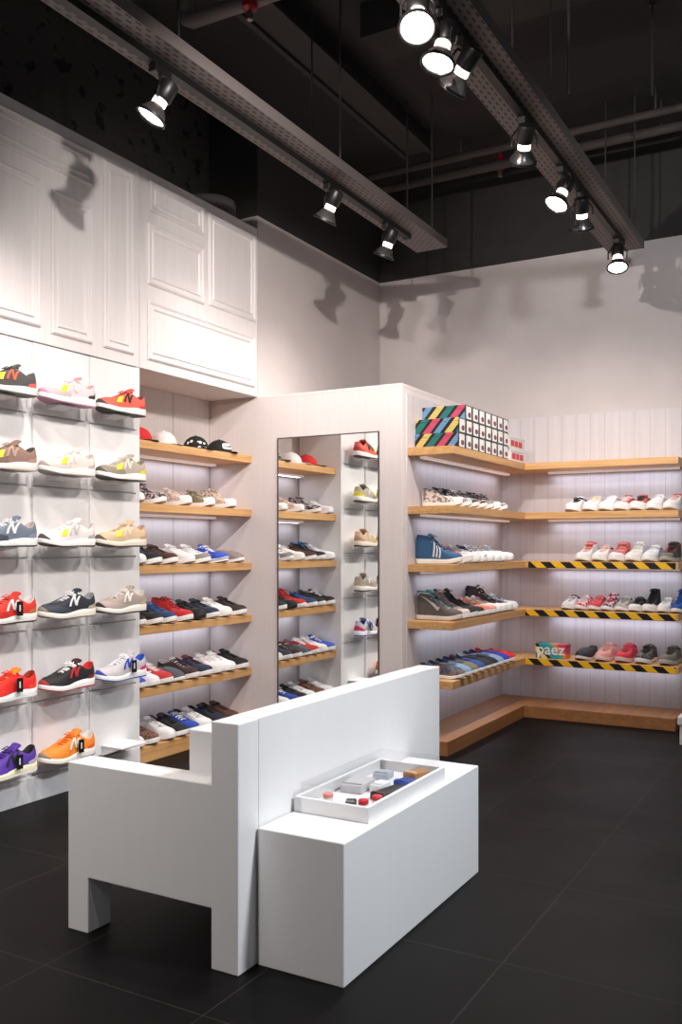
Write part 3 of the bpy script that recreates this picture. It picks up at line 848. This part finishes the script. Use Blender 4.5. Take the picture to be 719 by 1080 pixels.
# --- shelves right of the mirror: toe points to +X
GS = 'shoes on the shelves right of the mirror'
bw = lambda a, b_, sc_: (a, b_, 'pattern', sc_)
row([
 ('mid', 'white and tan sneaker with black laces nearest the mirror', 4.66, dict(up=bw('#ded4cf', '#8d7d76', 40), lace='#1c1a1b', lin_='#1a1819', tong='#2a2728', heel_patch='#e9e5e3', toe_cap=W)),
 ('mid', 'white sneaker with black toe swirl', 4.79, dict(up=bw('#e6e1de', '#1d1b1c', 30), lace='#2a2829', lin_='#171516', tong='#232122', toe_cap=W, mudguard='#2a2728')),
 ('mid', 'black patterned sneaker with white tongue', 4.915, dict(up=bw('#1f1c1d', '#8f8988', 80), lace=W, tong='#e8e4e2', lin_='#171516')),
 ('mid', 'black and pink patterned sneaker', 5.035, dict(up=bw('#242021', '#b98a86', 60), lace='#e6e0de', lin_='#141213', tong='#1b191a')),
 ('mid', 'black and grey leopard sneaker', 5.155, dict(up=('#8d8682', '#161415', 'spots', 70), lace='#1d1b1c', lin_='#141213', tong='#1a1819')),
 ('mid', 'tan and black patterned sneaker with white toe', 5.275, dict(up=bw('#7d6458', '#1f1a1a', 70), lace='#d8d2ce', lin_='#171414', tong='#241e1c', toe_cap=W)),
 ('mid', 'black and white checked sneaker at far end', 5.395, dict(up=bw('#181617', '#c9c3c1', 90), lace='#d8d4d2', lin_='#141213', tong='#1a1819')),
], -1.852, SZ[1], GS, 'second side shelf', scale=.86)
row([
 ('high', 'blue suede mid sneaker with three white stripes', 4.60, dict(up='#2f5a84', sole='#f2efe9', lace='#8fb4d2', lin_='#3f6c96', stripes='#f0f0f0', tong='#4a7aa4', heel_patch='#3a668f')),
 ('low', 'dark pink patterned low sneaker', 4.755, dict(up=bw('#5b3034', '#d2a0a0', 70), lace='#d8b8b8', toe_cap='#e9dcd8')),
 ('low', 'cream low sneaker with black heel', 4.87, dict(up='#e8dcd4', lace='#efe8e2', heel_cup='#1b191b', lin_='#1d1a1c', heel_patch='#1b191b')),
 ('low', 'white sneaker with navy dots', 4.985, dict(up=('#ebe8ea', '#2a2c4a', 'spots', 60), lace='#33355a', tong='#2c2e4e')),
 ('low', 'white sneaker with olive lining', 5.10, dict(up='#f0eeec', lace=W, lin_='#8d9050')),
 ('low', 'white sneaker with beige tongue', 5.215, dict(up='#f2f0ee', lace=W, tong='#c9bda0', lin_='#bcae92')),
 ('low', 'white sneaker with yellow green tongue', 5.33, dict(up='#f3f1ef', lace=W, tong='#b7b870')),
 ('low', 'plain white sneaker at far end', 5.445, dict(up='#f4f2f0', lace=W)),
], -1.845, SZ[2], GS, 'third side shelf', scale=.97)
row([
 ('high', 'brown grey high top with teal collar and swoosh', 4.60, dict(up='#5c5250', sole='#d9d2cc', out='#c98a70', lace='#7fb8b4', lin_='#2f8f88', tong='#3d9a92', swoosh='#c9c4c2', strap='#9fb6ba', heel_patch='#8f8a88')),
 ('high', 'grey pink high top', 4.715, dict(up='#9a8884', lace='#e6c8c0', lin_='#6d5c58', toe_cap='#d8c4be', tong='#b89a94')),
 ('high', 'tall black high top', 4.825, dict(up='#131213', sole='#e8e4e2', lace='#181718', lin_='#0d0d0d')),
 ('low', 'black low sneaker with dark laces', 4.93, dict(up='#1b191a', lace='#141314', mudguard='#232021')),
 ('low', 'coral pink sneaker', 5.03, dict(up='#e07c78', lace='#f2b4a8', lin_='#c45f5f')),
 ('low', 'yellow and pink sneaker', 5.13, dict(up='#ecc98a', lace='#f4e6c4', mudguard='#e9a49a', lin_='#d69a86')),
 ('low', 'white sneaker with pink laces', 5.23, dict(up='#efe9e6', lace='#e6a8b0', lin_='#d48c94')),
 ('high', 'dark brown high top with black collar', 5.33, dict(up='#3b2a28', lace='#e6dedb', lin_='#0f0d0d', toe_cap=W, ankle_strap='#171415')),
 ('low', 'black and white sneaker beside pale blue one', 5.43, dict(up='#26242a', lace=W, toe_cap=W, side_wave=W)),
 ('low', 'pale blue white sneaker at far end', 5.535, dict(up='#dfe6ee', lace=W, lin_='#8e98a4', heel_patch='#5f6a78')),
], -1.845, SZ[3], GS, 'fourth side shelf', scale=.96)
row([
 ('slip', 'brown patterned slip on nearest the bench', 4.62, dict(up=bw('#7a6552', '#3d4a70', 60), lin_='#5c4b3c')),
 ('slip', 'pale blue slip on with dark trim', 4.725, dict(up='#84a3bd', lin_='#33373e')),
 ('slip', 'olive tan slip on', 4.83, dict(up='#80755f', lin_='#242220')),
 ('slip', 'denim blue slip on', 4.935, dict(up='#2f4f94', lin_='#1e2b4c')),
 ('slip', 'charcoal slip on', 5.04, dict(up='#2b2a30', lin_='#6d4a40')),
 ('slip', 'black navy slip on', 5.145, dict(up='#171a26', lin_='#d0c8c4')),
 ('slip', 'light steel blue slip on', 5.25, dict(up='#8ba0c4', lin_='#2f3440')),
 ('slip', 'cobalt blue slip on', 5.355, dict(up='#1f3fae', lin_='#15245c')),
 ('slip', 'bright red slip on at far end', 5.46, dict(up='#d8202a', lin_='#a0161e')),
], -1.84, SZ[4], GS, 'lowest side shelf')

# --- back wall shelves: toe points towards the room, turned left
GB = 'shoes on the back wall shelves'
R0 = -PI/2 - .12
row([
 ('low', 'white sneaker with black heel at left end', -1.565, dict(up='#f0eeec', lace='#1c1b1d', lin_='#17161a', heel_patch='#17161a')),
 ('low', 'white sneaker with cream tongue', -1.455, dict(up='#efecea', lace='#e9dcc4', lin_='#c8a878', tong='#e2d2b4')),
 ('low', 'white sneaker with grey lining', -1.355, dict(up='#f2f0ef', lace=W, lin_='#8d8a90')),
 ('low', 'white toed sneaker with coral collar', -1.26, dict(up='#c4544a', lace='#e6ddd8', toe_cap='#f2f0ee', mudguard=W, lin_='#7a2c2c')),
 ('low', 'white toed sneaker with orange red collar', -1.165, dict(up='#d2603f', lace='#3b2a2a', toe_cap='#f2f0ee', mudguard=W, lin_='#8d3a2a')),
 ('low', 'large white sneaker', -1.065, dict(up='#e9e7e8', lace=W, lin_='#c9c4c4')),
 ('low', 'white sneaker with red tongue at right end', -.965, dict(up='#e8e2e0', lace='#d8bab4', tong='#cc4038', lin_='#b0b4ba')),
], 5.715, SZ[1], GB, 'second back wall shelf', R0, True, .97)
row([
 ('mid', 'white mid sneaker with red black collar, left end', -1.50, dict(up='#ebe7e5', lace='#e8bab0', lin_='#c42824', tong='#d83c2e', heel_cup='#1b191b', heel_patch='#cc3a30')),
 ('low', 'white sneaker with peach tongue', -1.395, dict(up='#eee6e2', lace='#f0dcd2', tong='#e6b09c', lin_='#3b3434')),
 ('mid', 'coral mid sneaker with white toe', -1.29, dict(up='#d8655e', lace='#e8a49c', toe_cap=W, mudguard='#efe9e6', lin_='#b04a46')),
 ('mid', 'cream white mid sneaker', -1.19, dict(up='#ece6e0', lace='#f4f0ec', lin_='#cfc6be')),
 ('low', 'white and grey sneaker', -1.09, dict(up='#e6e6ea', lace=W, lin_='#3d3f48', heel_cup='#a2a4ae')),
 ('mid', 'dark olive high top with red strap at right end', -.985, dict(up='#3a3833', sole='#a7a59a', lace='#2b2925', strap='#c4202c', lin_='#1b1a18', toe_cap='#77756a')),
], 5.715, SZ[2], GB, 'third back wall shelf', R0, True, .97)
row([
 ('low', 'white sneaker with maroon tongue at left end', -1.600, dict(up='#ece8e8', lace=W, tong='#5c2030', lin_='#5c2030')),
 ('low', 'white and red patterned sneaker', -1.516, dict(up=('#e9dede', '#c8303e', 'pattern', 50), lace=W, lin_='#c8303e')),
 ('low', 'coral red sneaker', -1.432, dict(up='#d8404a', lace='#e88a8a', lin_='#962c34')),
 ('mid', 'pink and black mid sneaker', -1.349, dict(up=('#e8d4d6', '#4a1f28', 'pattern', 50), lace='#d84a60', lin_='#3a1a20')),
 ('low', 'grey patterned sneaker', -1.265, dict(up=('#8e8a84', '#c6c2bb', 'pattern', 80), lace='#b8b4ac', lin_='#6a6660')),
 ('low', 'black sneaker with white toe', -1.181, dict(up='#1b191a', lace='#2b2829', toe_cap='#f2f0ee', mudguard='#f0eeec', lin_='#141213')),
 ('high', 'black high top with white toe', -1.097, dict(up='#171617', lace='#1d1b1c', toe_cap='#f2f0ee', mudguard='#f0eeec', lin_='#0e0d0e')),
 ('low', 'white sneaker with black side wave', -1.013, dict(up='#f0eeec', lace=W, side_wave='#1b1b1e')),
 ('high', 'blue high top with white stripes at right end', -0.930, dict(up='#1f4f9a', lace='#2a62b4', stripes='#f0f0f2', lin_='#163a72', sole='#eceae8')),
], 5.715, SZ[3], GB, 'fourth back wall shelf', R0, True, .82)
row([
 ('slip', 'charcoal slip on beside the colourful box', -1.50, dict(up='#2e2b2c', lin_='#57514e', sole='#e0d9d4')),
 ('low', 'pale pink sneaker', -1.375, dict(up='#e8a39c', lace='#f0c0ba', sole='#eccfc8', lin_='#d2847e')),
 ('low', 'bright coral red sneaker', -1.25, dict(up='#dc3548', lace='#e8606c', sole='#e6c4c0', lin_='#a82434')),
 ('low', 'black patterned sneaker with brown collar', -1.13, dict(up=('#2a2728', '#6d6668', 'pattern', 60), lace='#40302a', lin_='#7a5238', heel_cup='#5c4030')),
 ('low', 'olive grey sneaker at right end', -.985, dict(up='#726e64', lace='#5a564e', sole='#b9b3a6', lin_='#2d2b2a')),
], 5.715, SZ[4], GB, 'lowest back wall shelf', R0, True)

# ------------------------------------------------------------------ caps on the top alcove shelf
def cap(label, loc, rz, col, brim, badge=None, pat=None, cat='cap', m=None, tilt=0):
    t = thing('baseball_cap', label, cat, loc, rz, 'caps on the top alcove shelf'); t.scale = (.9, .9, .84)
    rs = []
    for k in range(9):
        u = k/8*PI/2
        rs.append([(.092*math.cos(u)*math.cos(a), .078*math.cos(u)*math.sin(a), .004 + .098*math.sin(u)**.9) for a in [2*PI*i/28 for i in range(28)]])
    smooth_angle(MB().rings(rs, True, True).obj('crown', m or pat or mat(col, .8, 'cloth'), t), 60)
    # brim: curved plate at +x
    top = []; 
    for k in range(6):
        w = k/5
        top.append([Vector((.086*math.cos(a) + .078*w*math.cos(a*.9), .080*math.sin(a)*(1+.02*w), .008 + .010*math.cos(a*1.1)*(1-w*.6) - .004*w)) for a in [(-1 + 2*i/14)*1.18 for i in range(15)]])
    mb = MB(); n = 15
    mb.rings(top, closed=False); 
    mb.rings([[p - Vector((0, 0, .004)) for p in r] for r in top], closed=False)
    mb.rings([[p for p in top[-1]], [p - Vector((0, 0, .004)) for p in top[-1]]], closed=False)
    smooth_angle(mb.obj('brim', m or mat(brim, .7, 'cloth'), t), 50)
    MB().lathe([(.006, .101), (.006, .105), (.002, .107)]).obj('button', m or mat(brim, .7), t)
    if badge:
        pts = []
        bm_ = MB()
        for off, sc_ in ((.004, 1.0), (.0065, .94)):
            ring = []
            for i in range(24):
                a = 2*PI*i/24
                e = math.copysign(abs(math.cos(a))**.5, math.cos(a)) * .48*sc_; f_ = math.copysign(abs(math.sin(a))**.5, math.sin(a)) * .022*sc_
                zz = .050 + f_; u = math.asin(min(1, max(0, (zz - .004)/.098))**(1/.9))
                ring.append(((.092*math.cos(u) + off)*math.cos(e), (.078*math.cos(u) + off)*math.sin(e), zz))
            pts.append(ring)
        g = bm_.rings(pts, False, True).obj('badge', mat('#e9e6e4', .6), t)
        sc2 = MB()
        for i in range(5):
            e = -.3 + .15*i; zz = .050; u = math.asin(((zz - .004)/.098)**(1/.9))
            X, Y = (.092*math.cos(u)+.0075)*math.cos(e), (.078*math.cos(u)+.0075)*math.sin(e)
            sc2.tube([(X, Y-.003, zz-.008), (X, Y, zz+.008), (X, Y+.003, zz-.006)], .0014, 5)
        sc2.obj('badge_print', mat('#222022', .6), g)
    return t
cz = SZ[0] + .0005
cap('bright red cap with dark brim at left end of top alcove shelf', (-3.255, 3.60, cz), -.2, '#c81f1c', '#2a1614')
cap('pale translucent white cap beside the red cap on top alcove shelf', (-3.255, 3.80, cz), -.25, '#e9e2df', '#e3dcda', m=mat('#e6dedb', .35))
cap('black cap with white spots on top alcove shelf', (-3.245, 4.065, cz), -.35, '#141314', '#141314', pat=mat('#161515', .8, 'spots', '#161515', 30) if 0 else None, m=None)
cap('black cap with white badge at right end of top alcove shelf', (-3.245, 4.28, cz), -.25, '#151415', '#151415', badge=True)
# white spots on the third cap
def spot_mat():
    m, nt, p = new_mat('black_cloth_white_spots')
    tc = node(nt, 'ShaderNodeTexCoord'); v = node(nt, 'ShaderNodeTexVoronoi'); v.inputs['Scale'].default_value = 26; v.inputs['Randomness'].default_value = .7
    L(nt, tc.outputs['Object'], v.inputs['Vector'])
    f_ = math_n(nt, 'LESS_THAN', v.outputs['Distance'], .27)
    mx = node(nt, 'ShaderNodeMix', data_type='RGBA'); mx.inputs[6].default_value = lin('#141314'); mx.inputs[7].default_value = lin('#ece9e6')
    L(nt, f_, mx.inputs[0]); L(nt, mx.outputs[2], p.inputs['Base Color']); p.inputs['Roughness'].default_value = .8
    return m
for o in list(COL.objects):
    if o.name.startswith('crown') and o.parent and 'white spots' in o.parent['label']:
        o.data.materials[0] = spot_mat()

# ------------------------------------------------------------------ shoe boxes on the top side shelf
ST = [boxstripes(.0), boxstripes(.11), boxstripes(.03)]
M_card = mat('#17171b', .6)
M_lab = mat('#efece9', .6)
def shoebox(y, z, r, label):
    t = thing('shoe_box', label, 'box', (-1.995, y, z), 0, 'striped shoe boxes on the top side shelf')
    MB().box(-.128, .128, -.049, .049, 0, .062, .0015).obj('base', ST[r], t)
    MB().box(-.130, .130, -.0505, .0505, .0625, .0805, .0015).obj('lid', ST[r], t)
    l = MB().box(.1302, .1312, -.037, .037, .004, .074).obj('end_label', M_lab, t)
    k = MB(); 
    k.rings([[(x, .008 + .022*math.cos(a) , .028 + .015*math.sin(a)) for a in [2*PI*i/16 for i in range(16)]] for x in (.1313, .1320)], False, True)
    k.obj('label_picture', mat('#7a3a44', .6), l)
ordn = ['nearest', 'second', 'third', 'fourth', 'fifth', 'sixth', 'seventh', 'farthest']
for r, zz in ((2, SZ[0]+.0006), (1, SZ[0]+.0818), (0, SZ[0]+.163)):
    for c in range(8):
        if r == 0 and c == 0: continue
        nm = ['top', 'middle', 'bottom'][r]
        on = ordn[c] if r else ['', 'nearest', 'second', 'third', 'fourth', 'fifth', 'sixth', 'farthest'][c]
        shoebox(4.632 + .1022*c + (.006 if r == 1 else 0), zz, r, 'striped shoe box, %s in the %s layer of the stack above the side shelves' % (on, nm))
def whitebox(y, z, label):
    t = thing('shoe_box', label, 'box', (-1.93, y, z), 0, 'white shoe boxes on the top side shelf')
    MB().box(-.06, .06, -.148, .148, 0, .060, .0015).obj('base', M_lab, t)
    MB().box(-.062, .062, -.150, .150, .0605, .0785, .0015).obj('lid', M_lab, t)
    k = MB()
    for y0, y1 in ((-.12, -.05), (-.04, .02), (.03, .10)): k.box(.0603, .0609, y0, y1, .012, .05)
    k.obj('red_print', mat('#d4424c', .6), t)
whitebox(5.60, SZ[0]+.0006, 'white shoe box with red blocks, lower one beyond the striped stack')
whitebox(5.575, SZ[0]+.0798, 'white shoe box with red blocks, lying on the other white box')

# ------------------------------------------------------------------ colourful box with lettering on the lowest back shelf
pb = thing('shoe_box', 'small colourful box with white lettering on the lowest back wall shelf', 'box', (-1.70, 5.79, SZ[4]+.0006), 0)
def multi():
    m, nt, p = new_mat('rainbow_diagonal_card')
    tc = node(nt, 'ShaderNodeTexCoord'); sp = node(nt, 'ShaderNodeSeparateXYZ'); L(nt, tc.outputs['Object'], sp.inputs[0])
    u = math_n(nt, 'ADD', sp.outputs[0], math_n(nt, 'MULTIPLY', sp.outputs[2], 1.0))
    r = node(nt, 'ShaderNodeValToRGB'); cr = r.color_ramp; cr.interpolation = 'CONSTANT'
    seq = [(0, '#1f6f86'), (.16, '#e6dc7c'), (.28, '#17171a'), (.36, '#1f9aa8'), (.52, '#3ab0a0'), (.62, '#e88a52'), (.74, '#d83a5c'), (.88, '#b02a52')]
    while len(cr.elements) < len(seq): cr.elements.new(.5)
    for e, (q_, c) in zip(cr.elements, seq): e.position = q_; e.color = lin(c)
    L(nt, math_n(nt, 'ADD', math_n(nt, 'MULTIPLY', u, 3.1), .34), r.inputs[0]); L(nt, r.outputs[0], p.inputs['Base Color']); p.inputs['Roughness'].default_value = .45
    return m
M_multi = multi()
MB().box(-.10, .10, -.05, .05, 0, .070, .002).obj('base', M_multi, pb)
MB().box(-.102, .102, -.052, .052, .0705, .092, .002).obj('lid', M_multi, pb)
cu = bpy.data.curves.new('lettering', 'FONT'); cu.body = 'paez'; cu.size = .10; cu.align_x = 'CENTER'; cu.extrude = .0008; cu.offset = .0012
to_ = bpy.data.objects.new('lettering_curve', cu); COL.objects.link(to_)
bpy.context.view_layer.update()
me = bpy.data.meshes.new_from_object(to_.evaluated_get(bpy.context.evaluated_depsgraph_get()))
bpy.data.objects.remove(to_)
o = bpy.data.objects.new('lettering', me); COL.objects.link(o); o.parent = pb; o.location = (0.0, -.0535, .026); o.rotation_euler = (PI/2, 0, 0)
me.materials.clear(); me.materials.append(mat('#f2f0ee', .5))

# ------------------------------------------------------------------ ceiling services
M_perf = perforated(); M_pipe = mat('#4b4543', .6); M_duct = mat('#2b2827', .6); M_rod = mat('#3a3635', .5)
def tray(x0, x1, y1, lab):
    t = thing('cable_tray', lab, 'cable tray', ((x0+x1)/2, 2.5, 2.9), group='perforated cable trays')
    k = MB(); k.box(x0, x1, -1.5, y1, 2.9, 2.904); k.box(x0, x0+.003, -1.5, y1, 2.904, 2.95); k.box(x1-.003, x1, -1.5, y1, 2.904, 2.95)
    to(k.obj('channel', M_perf), t)
    for y in (1.4, 2.6, 3.8, y1-.18):
        for x in (x0+.02, x1-.02):
            to(MB().tube([(x, y, 2.9), (x, y, ZC)], .005, 8).obj('hanger_rod', M_rod), t)
tray(-2.335, -2.135, 5.07, 'perforated grey cable tray hanging above the display wall')
tray(-1.315, -1.105, 5.67, 'perforated grey cable tray with seven spotlights on the right')
TRX = [(-2.242, 4.72, 'black lighting track under the left cable tray'), (-1.195, 5.44, 'black lighting track under the right cable tray')]
for x, y1, lab in TRX:
    t = MB().box(x-.017, x+.017, -1.5, y1, 2.872, 2.8995); t.box(x-.019, x+.019, y1, y1+.03, 2.868, 2.8995)
    tag(t.obj('lighting_track', M_grille), lab, 'track', 'black lighting tracks')

M_body = mat('#1a1818', .4); M_refl = mat('#8f8b8a', .25, metal=.8)
M_lens = emit('spot_lens_glow', '#fff6ee', 14)
M_neck = emit('bulb_neck_glow', '#ffeade', 5)
def spot_light(loc, d, power, size=105, blend=1.0, col=(1, .93, .88), rad=.04):
    l = bpy.data.lights.new('spot', 'SPOT'); l.energy = power; l.spot_size = math.radians(size); l.spot_blend = blend; l.color = col; l.shadow_soft_size = rad
    o = bpy.data.objects.new('spot_light', l); COL.objects.link(o); o.location = loc
    o.rotation_euler = Vector(d).to_track_quat('-Z', 'Y').to_euler()
    return o
def lamp(x, y, aim, power, label, drop=.085, size=105):
    ang = 0
    t = thing('track_spotlight', label, 'spotlight', (x, y, 2.872), group='track spotlights')
    piv = Vector((0, 0, -drop))
    d = (Vector(aim) - (Vector((x, y, 2.872)) + piv)).normalized()
    q_ = d.to_track_quat('-Z', 'Y')
    M_ = Matrix.Translation(piv) @ q_.to_matrix().to_4x4()
    MB().box(-.018, .018, -.045, .045, -.028, -.0003, .003).obj('adapter', M_body, t)
    MB().tube([(0, 0, -.027), (0, 0, -drop+.06)], .007, 10).obj('stem', M_body, t)
    k = MB()
    side = (q_ @ Vector((1, 0, 0)))
    pts = []
    c0 = Vector((0, 0, -drop+.062))
    for s in (-1, 1):
        p1 = piv + side*s*.052 + Vector((0, 0, .03)); p2 = piv + side*s*.052 - d*-.01
        k.tube([c0, c0 + side*s*.03, p1, p2], .0045, 8)
    k.obj('yoke', M_body, t)
    smooth_angle(MB().lathe([(.022, .082), (.034, .076), (.036, .070), (.036, .012), (.030, .004)], M_).obj('housing', M_body, t))
    smooth_angle(MB().lathe([(.026, .006), (.027, -.012), (.026, -.022)], M_).obj('bulb_neck', M_neck, t))
    smooth_angle(MB().lathe([(.024, -.018), (.034, -.028), (.046, -.046), (.055, -.062), (.057, -.072), (.052, -.072), (.040, -.05), (.022, -.024)], M_, 28, False, False).obj('reflector', M_refl, t), 60)
    smooth_angle(MB().lathe([(.0565, -.066), (.060, -.066), (.061, -.074), (.0565, -.076)], M_, 28, False, False).obj('rim', M_body, t))
    smooth_angle(MB().lathe([(.050, -.064), (.050, -.067), (.035, -.070), (.001, -.071)], M_, 28).obj('lens', M_lens, t), 60)
    p = Vector((x, y, 2.872)) + piv + d*.082
    spot_light(p, d, power, size)
PL = 88
lx, rx = TRX[0][0], TRX[1][0]
lamp(lx, 2.60, (-2.95, 2.1, 1.2), PL*.7, 'black track spotlight nearest the camera on the left track', .12)
lamp(lx, 3.86, (-3.2, 3.9, 1.1), PL*.45, 'black track spotlight second from far end of left track', .10)
lamp(lx, 4.49, (-3.1, 4.6, 1.0), PL*.45, 'black track spotlight at far end of the left track', .10)
lamp(rx, 2.60, (-.75, 1.5, .6), PL*.35, 'round glowing spotlight cut by top edge of the photo', .10)
lamp(rx, 2.80, (-1.6, 2.2, .3), PL*.35, 'second glowing spotlight from the top on right track', .10)
lamp(rx, 2.98, (-3.0, 3.7, 1.0), PL*1.15, 'spotlight third from the top of right track', .10)
lamp(rx, 3.66, (-2.0, 5.1, .9), PL*1.3, 'spotlight in middle of right track, pointing at side shelves', .10)
lamp(rx, 4.22, (-1.9, 3.3, .7), PL*.6, 'spotlight with tilted oval face in right track', .11)
lamp(rx, 4.57, (-1.45, 5.75, .9), PL*.9, 'spotlight with downward bell on right track before the last', .10)
lamp(rx, 5.36, (-1.0, 4.5, .4), PL*.5, 'last spotlight at far end of the right track', .10)

# unseen spots nearer the viewer, some on the tracks, others added as fill
for y, aim, k in ((.6, (-3.08, 1.2, 1.0), .6), (1.6, (-3.08, 2.4, 1.0), .6)):
    spot_light((lx, y, 2.75), Vector(aim) - Vector((lx, y, 2.75)), PL*k)
for x, y, aim, k, sz, rad in ((rx, 1.9, (-3.08, 3.0, .6), .8, 75, .03), (rx, 2.1, (-3.08, 3.55, 2.25), 1.0, 60, .02), (rx, 1.1, (-3.08, 2.4, .4), .95, 65, .03), (-1.5, 1.1, (-1.3, 6.0, 2.55), 2.7, 46, .015),  # right-track spots plus an added cabinet wash; the back-wall one hangs off-track
                              (-.6, 1.0, (-3.08, 5.2, 2.4), 4.8, 34, .03), (-1.7, -.6, (-1.7, 2.0, .45), 1.8, 50, .04)):  # added off-track fills for the upper left wall and bench end
    spot_light((x, y, 2.8), Vector(aim) - Vector((x, y, 2.8)), PL*k, sz, 1, rad=rad)
for x, y, aim, k, sz in ((.9, 2.4, (-1.35, 2.5, .3), 4.9, 48), (.9, .8, (-.6, 6.0, 2.5), 3.4, 46)):
    spot_light((x, y, 2.75), Vector(aim) - Vector((x, y, 2.75)), PL*k, sz, .9, col=(.90, .95, 1), rad=.16)  # added cool fill spots, off both tracks, brightening bench side and back wall

o = MB(); o.box(-2.54, -2.37, -1.5, 5.35, 3.64, ZC-.001); o.box(-2.56, -2.53, -1.5, 5.35, 3.62, 3.66); o.box(-2.38, -2.35, -1.5, 5.35, 3.62, 3.66)
tag(o.obj('air_duct', M_duct, bevel=.004), 'long dark rectangular duct under the ceiling between the two trays', 'duct')
for y, z, r, lab in ((5.45, 3.60, .022, 'thin dark pipe crossing under the ceiling, nearer one of two'), (5.62, 3.57, .028, 'dark pipe crossing under the ceiling close to the back wall')):
    p = MB().tube([(-3.05, y, z), (3.9, y, z)], r, 12)
    for x in (-2.2, -1.0, .3): p.tube([(x, y, z), (x, y, ZC)], .006, 6)
    tag(p.obj('ceiling_pipe', M_pipe, smooth=True), lab, 'pipe', 'pipes under the ceiling')
p = MB().tube([(-2.72, 3.34, ZC-.001), (-2.72, 3.34, 3.59), (-2.715, 3.34, 3.565), (-2.69, 3.34, 3.55), (-2.3, 3.35, 3.55), (-.6, 3.35, 3.55)], .034, 14)
tag(smooth_angle(p.obj('ceiling_pipe', mat('#7a706e', .5))), 'pale grey pipe with elbow at the top left under ceiling', 'pipe', 'pipes under the ceiling')
for (x, y, z), lab in (((-2.31, 3.27, 3.46), 'red sprinkler cap beside the pale pipe at the top of photo'), ((-2.06, 5.80, 3.62), 'small red sprinkler cap under ceiling near the back wall')):
    t = thing('sprinkler', lab, 'sprinkler', (x, y, z), group='ceiling sprinklers')
    smooth_angle(MB().lathe([(.008, .12), (.012, .10), (.035, .03), (.035, 0), (.02, -.01)]).obj('cap', mat('#a3161a', .4), t))
    smooth_angle(MB().lathe([(.012, -.011), (.016, -.03), (.014, -.05), (.002, -.055)]).obj('nozzle', mat('#9a8f8c', .3, metal=.6), t))
    MB().tube([(0, 0, .119), (0, 0, ZC - z)], .008, 8).obj('drop_pipe', M_rod, t)
for x, y, lab in ((-1.02, 3.7, 'thin dark rod hanging from ceiling right of the spotlight track'), (-.86, 4.6, 'dark hanging rod before the back pipes'), (-.70, 4.75, 'dark hanging rod farthest right under ceiling')):
    r = MB().tube([(x, y, 2.96 if x < -1 else 3.3), (x, y, ZC)], .007, 8); r.lathe([(.016, 0), (.016, .015)], Matrix.Translation((x, y, ZC-.016)), 10)
    tag(r.obj('hanger_rod', M_rod), lab, 'rod', 'hanging rods')
o = MB().box(-2.1, 3.9, 3.9, 4.15, 3.58, ZC-.001).obj('ceiling_beam', M_black)
struct(o); o.name = 'trim_2'

# ------------------------------------------------------------------ world, camera, view
w = bpy.data.worlds.new('dim_shop_daylight'); sc.world = w; w.use_nodes = True
bg = w.node_tree.nodes['Background']; bg.inputs[0].default_value = (.86, .92, 1.0, 1); bg.inputs[1].default_value = .2
cam = bpy.data.cameras.new('camera'); co = bpy.data.objects.new('camera', cam); COL.objects.link(co)
cam.sensor_width = 36; cam.lens = 957/1080*36; cam.shift_y = 36.2/1080; cam.clip_start = .05
co.location = (0, 0, 1.1); co.rotation_euler = (PI/2, 0, math.radians(29.51)); sc.camera = co
vs = sc.view_settings; vs.view_transform = 'Standard'; vs.look = 'None'; vs.gamma = 1; vs.exposure = 0; vs.use_curve_mapping = False
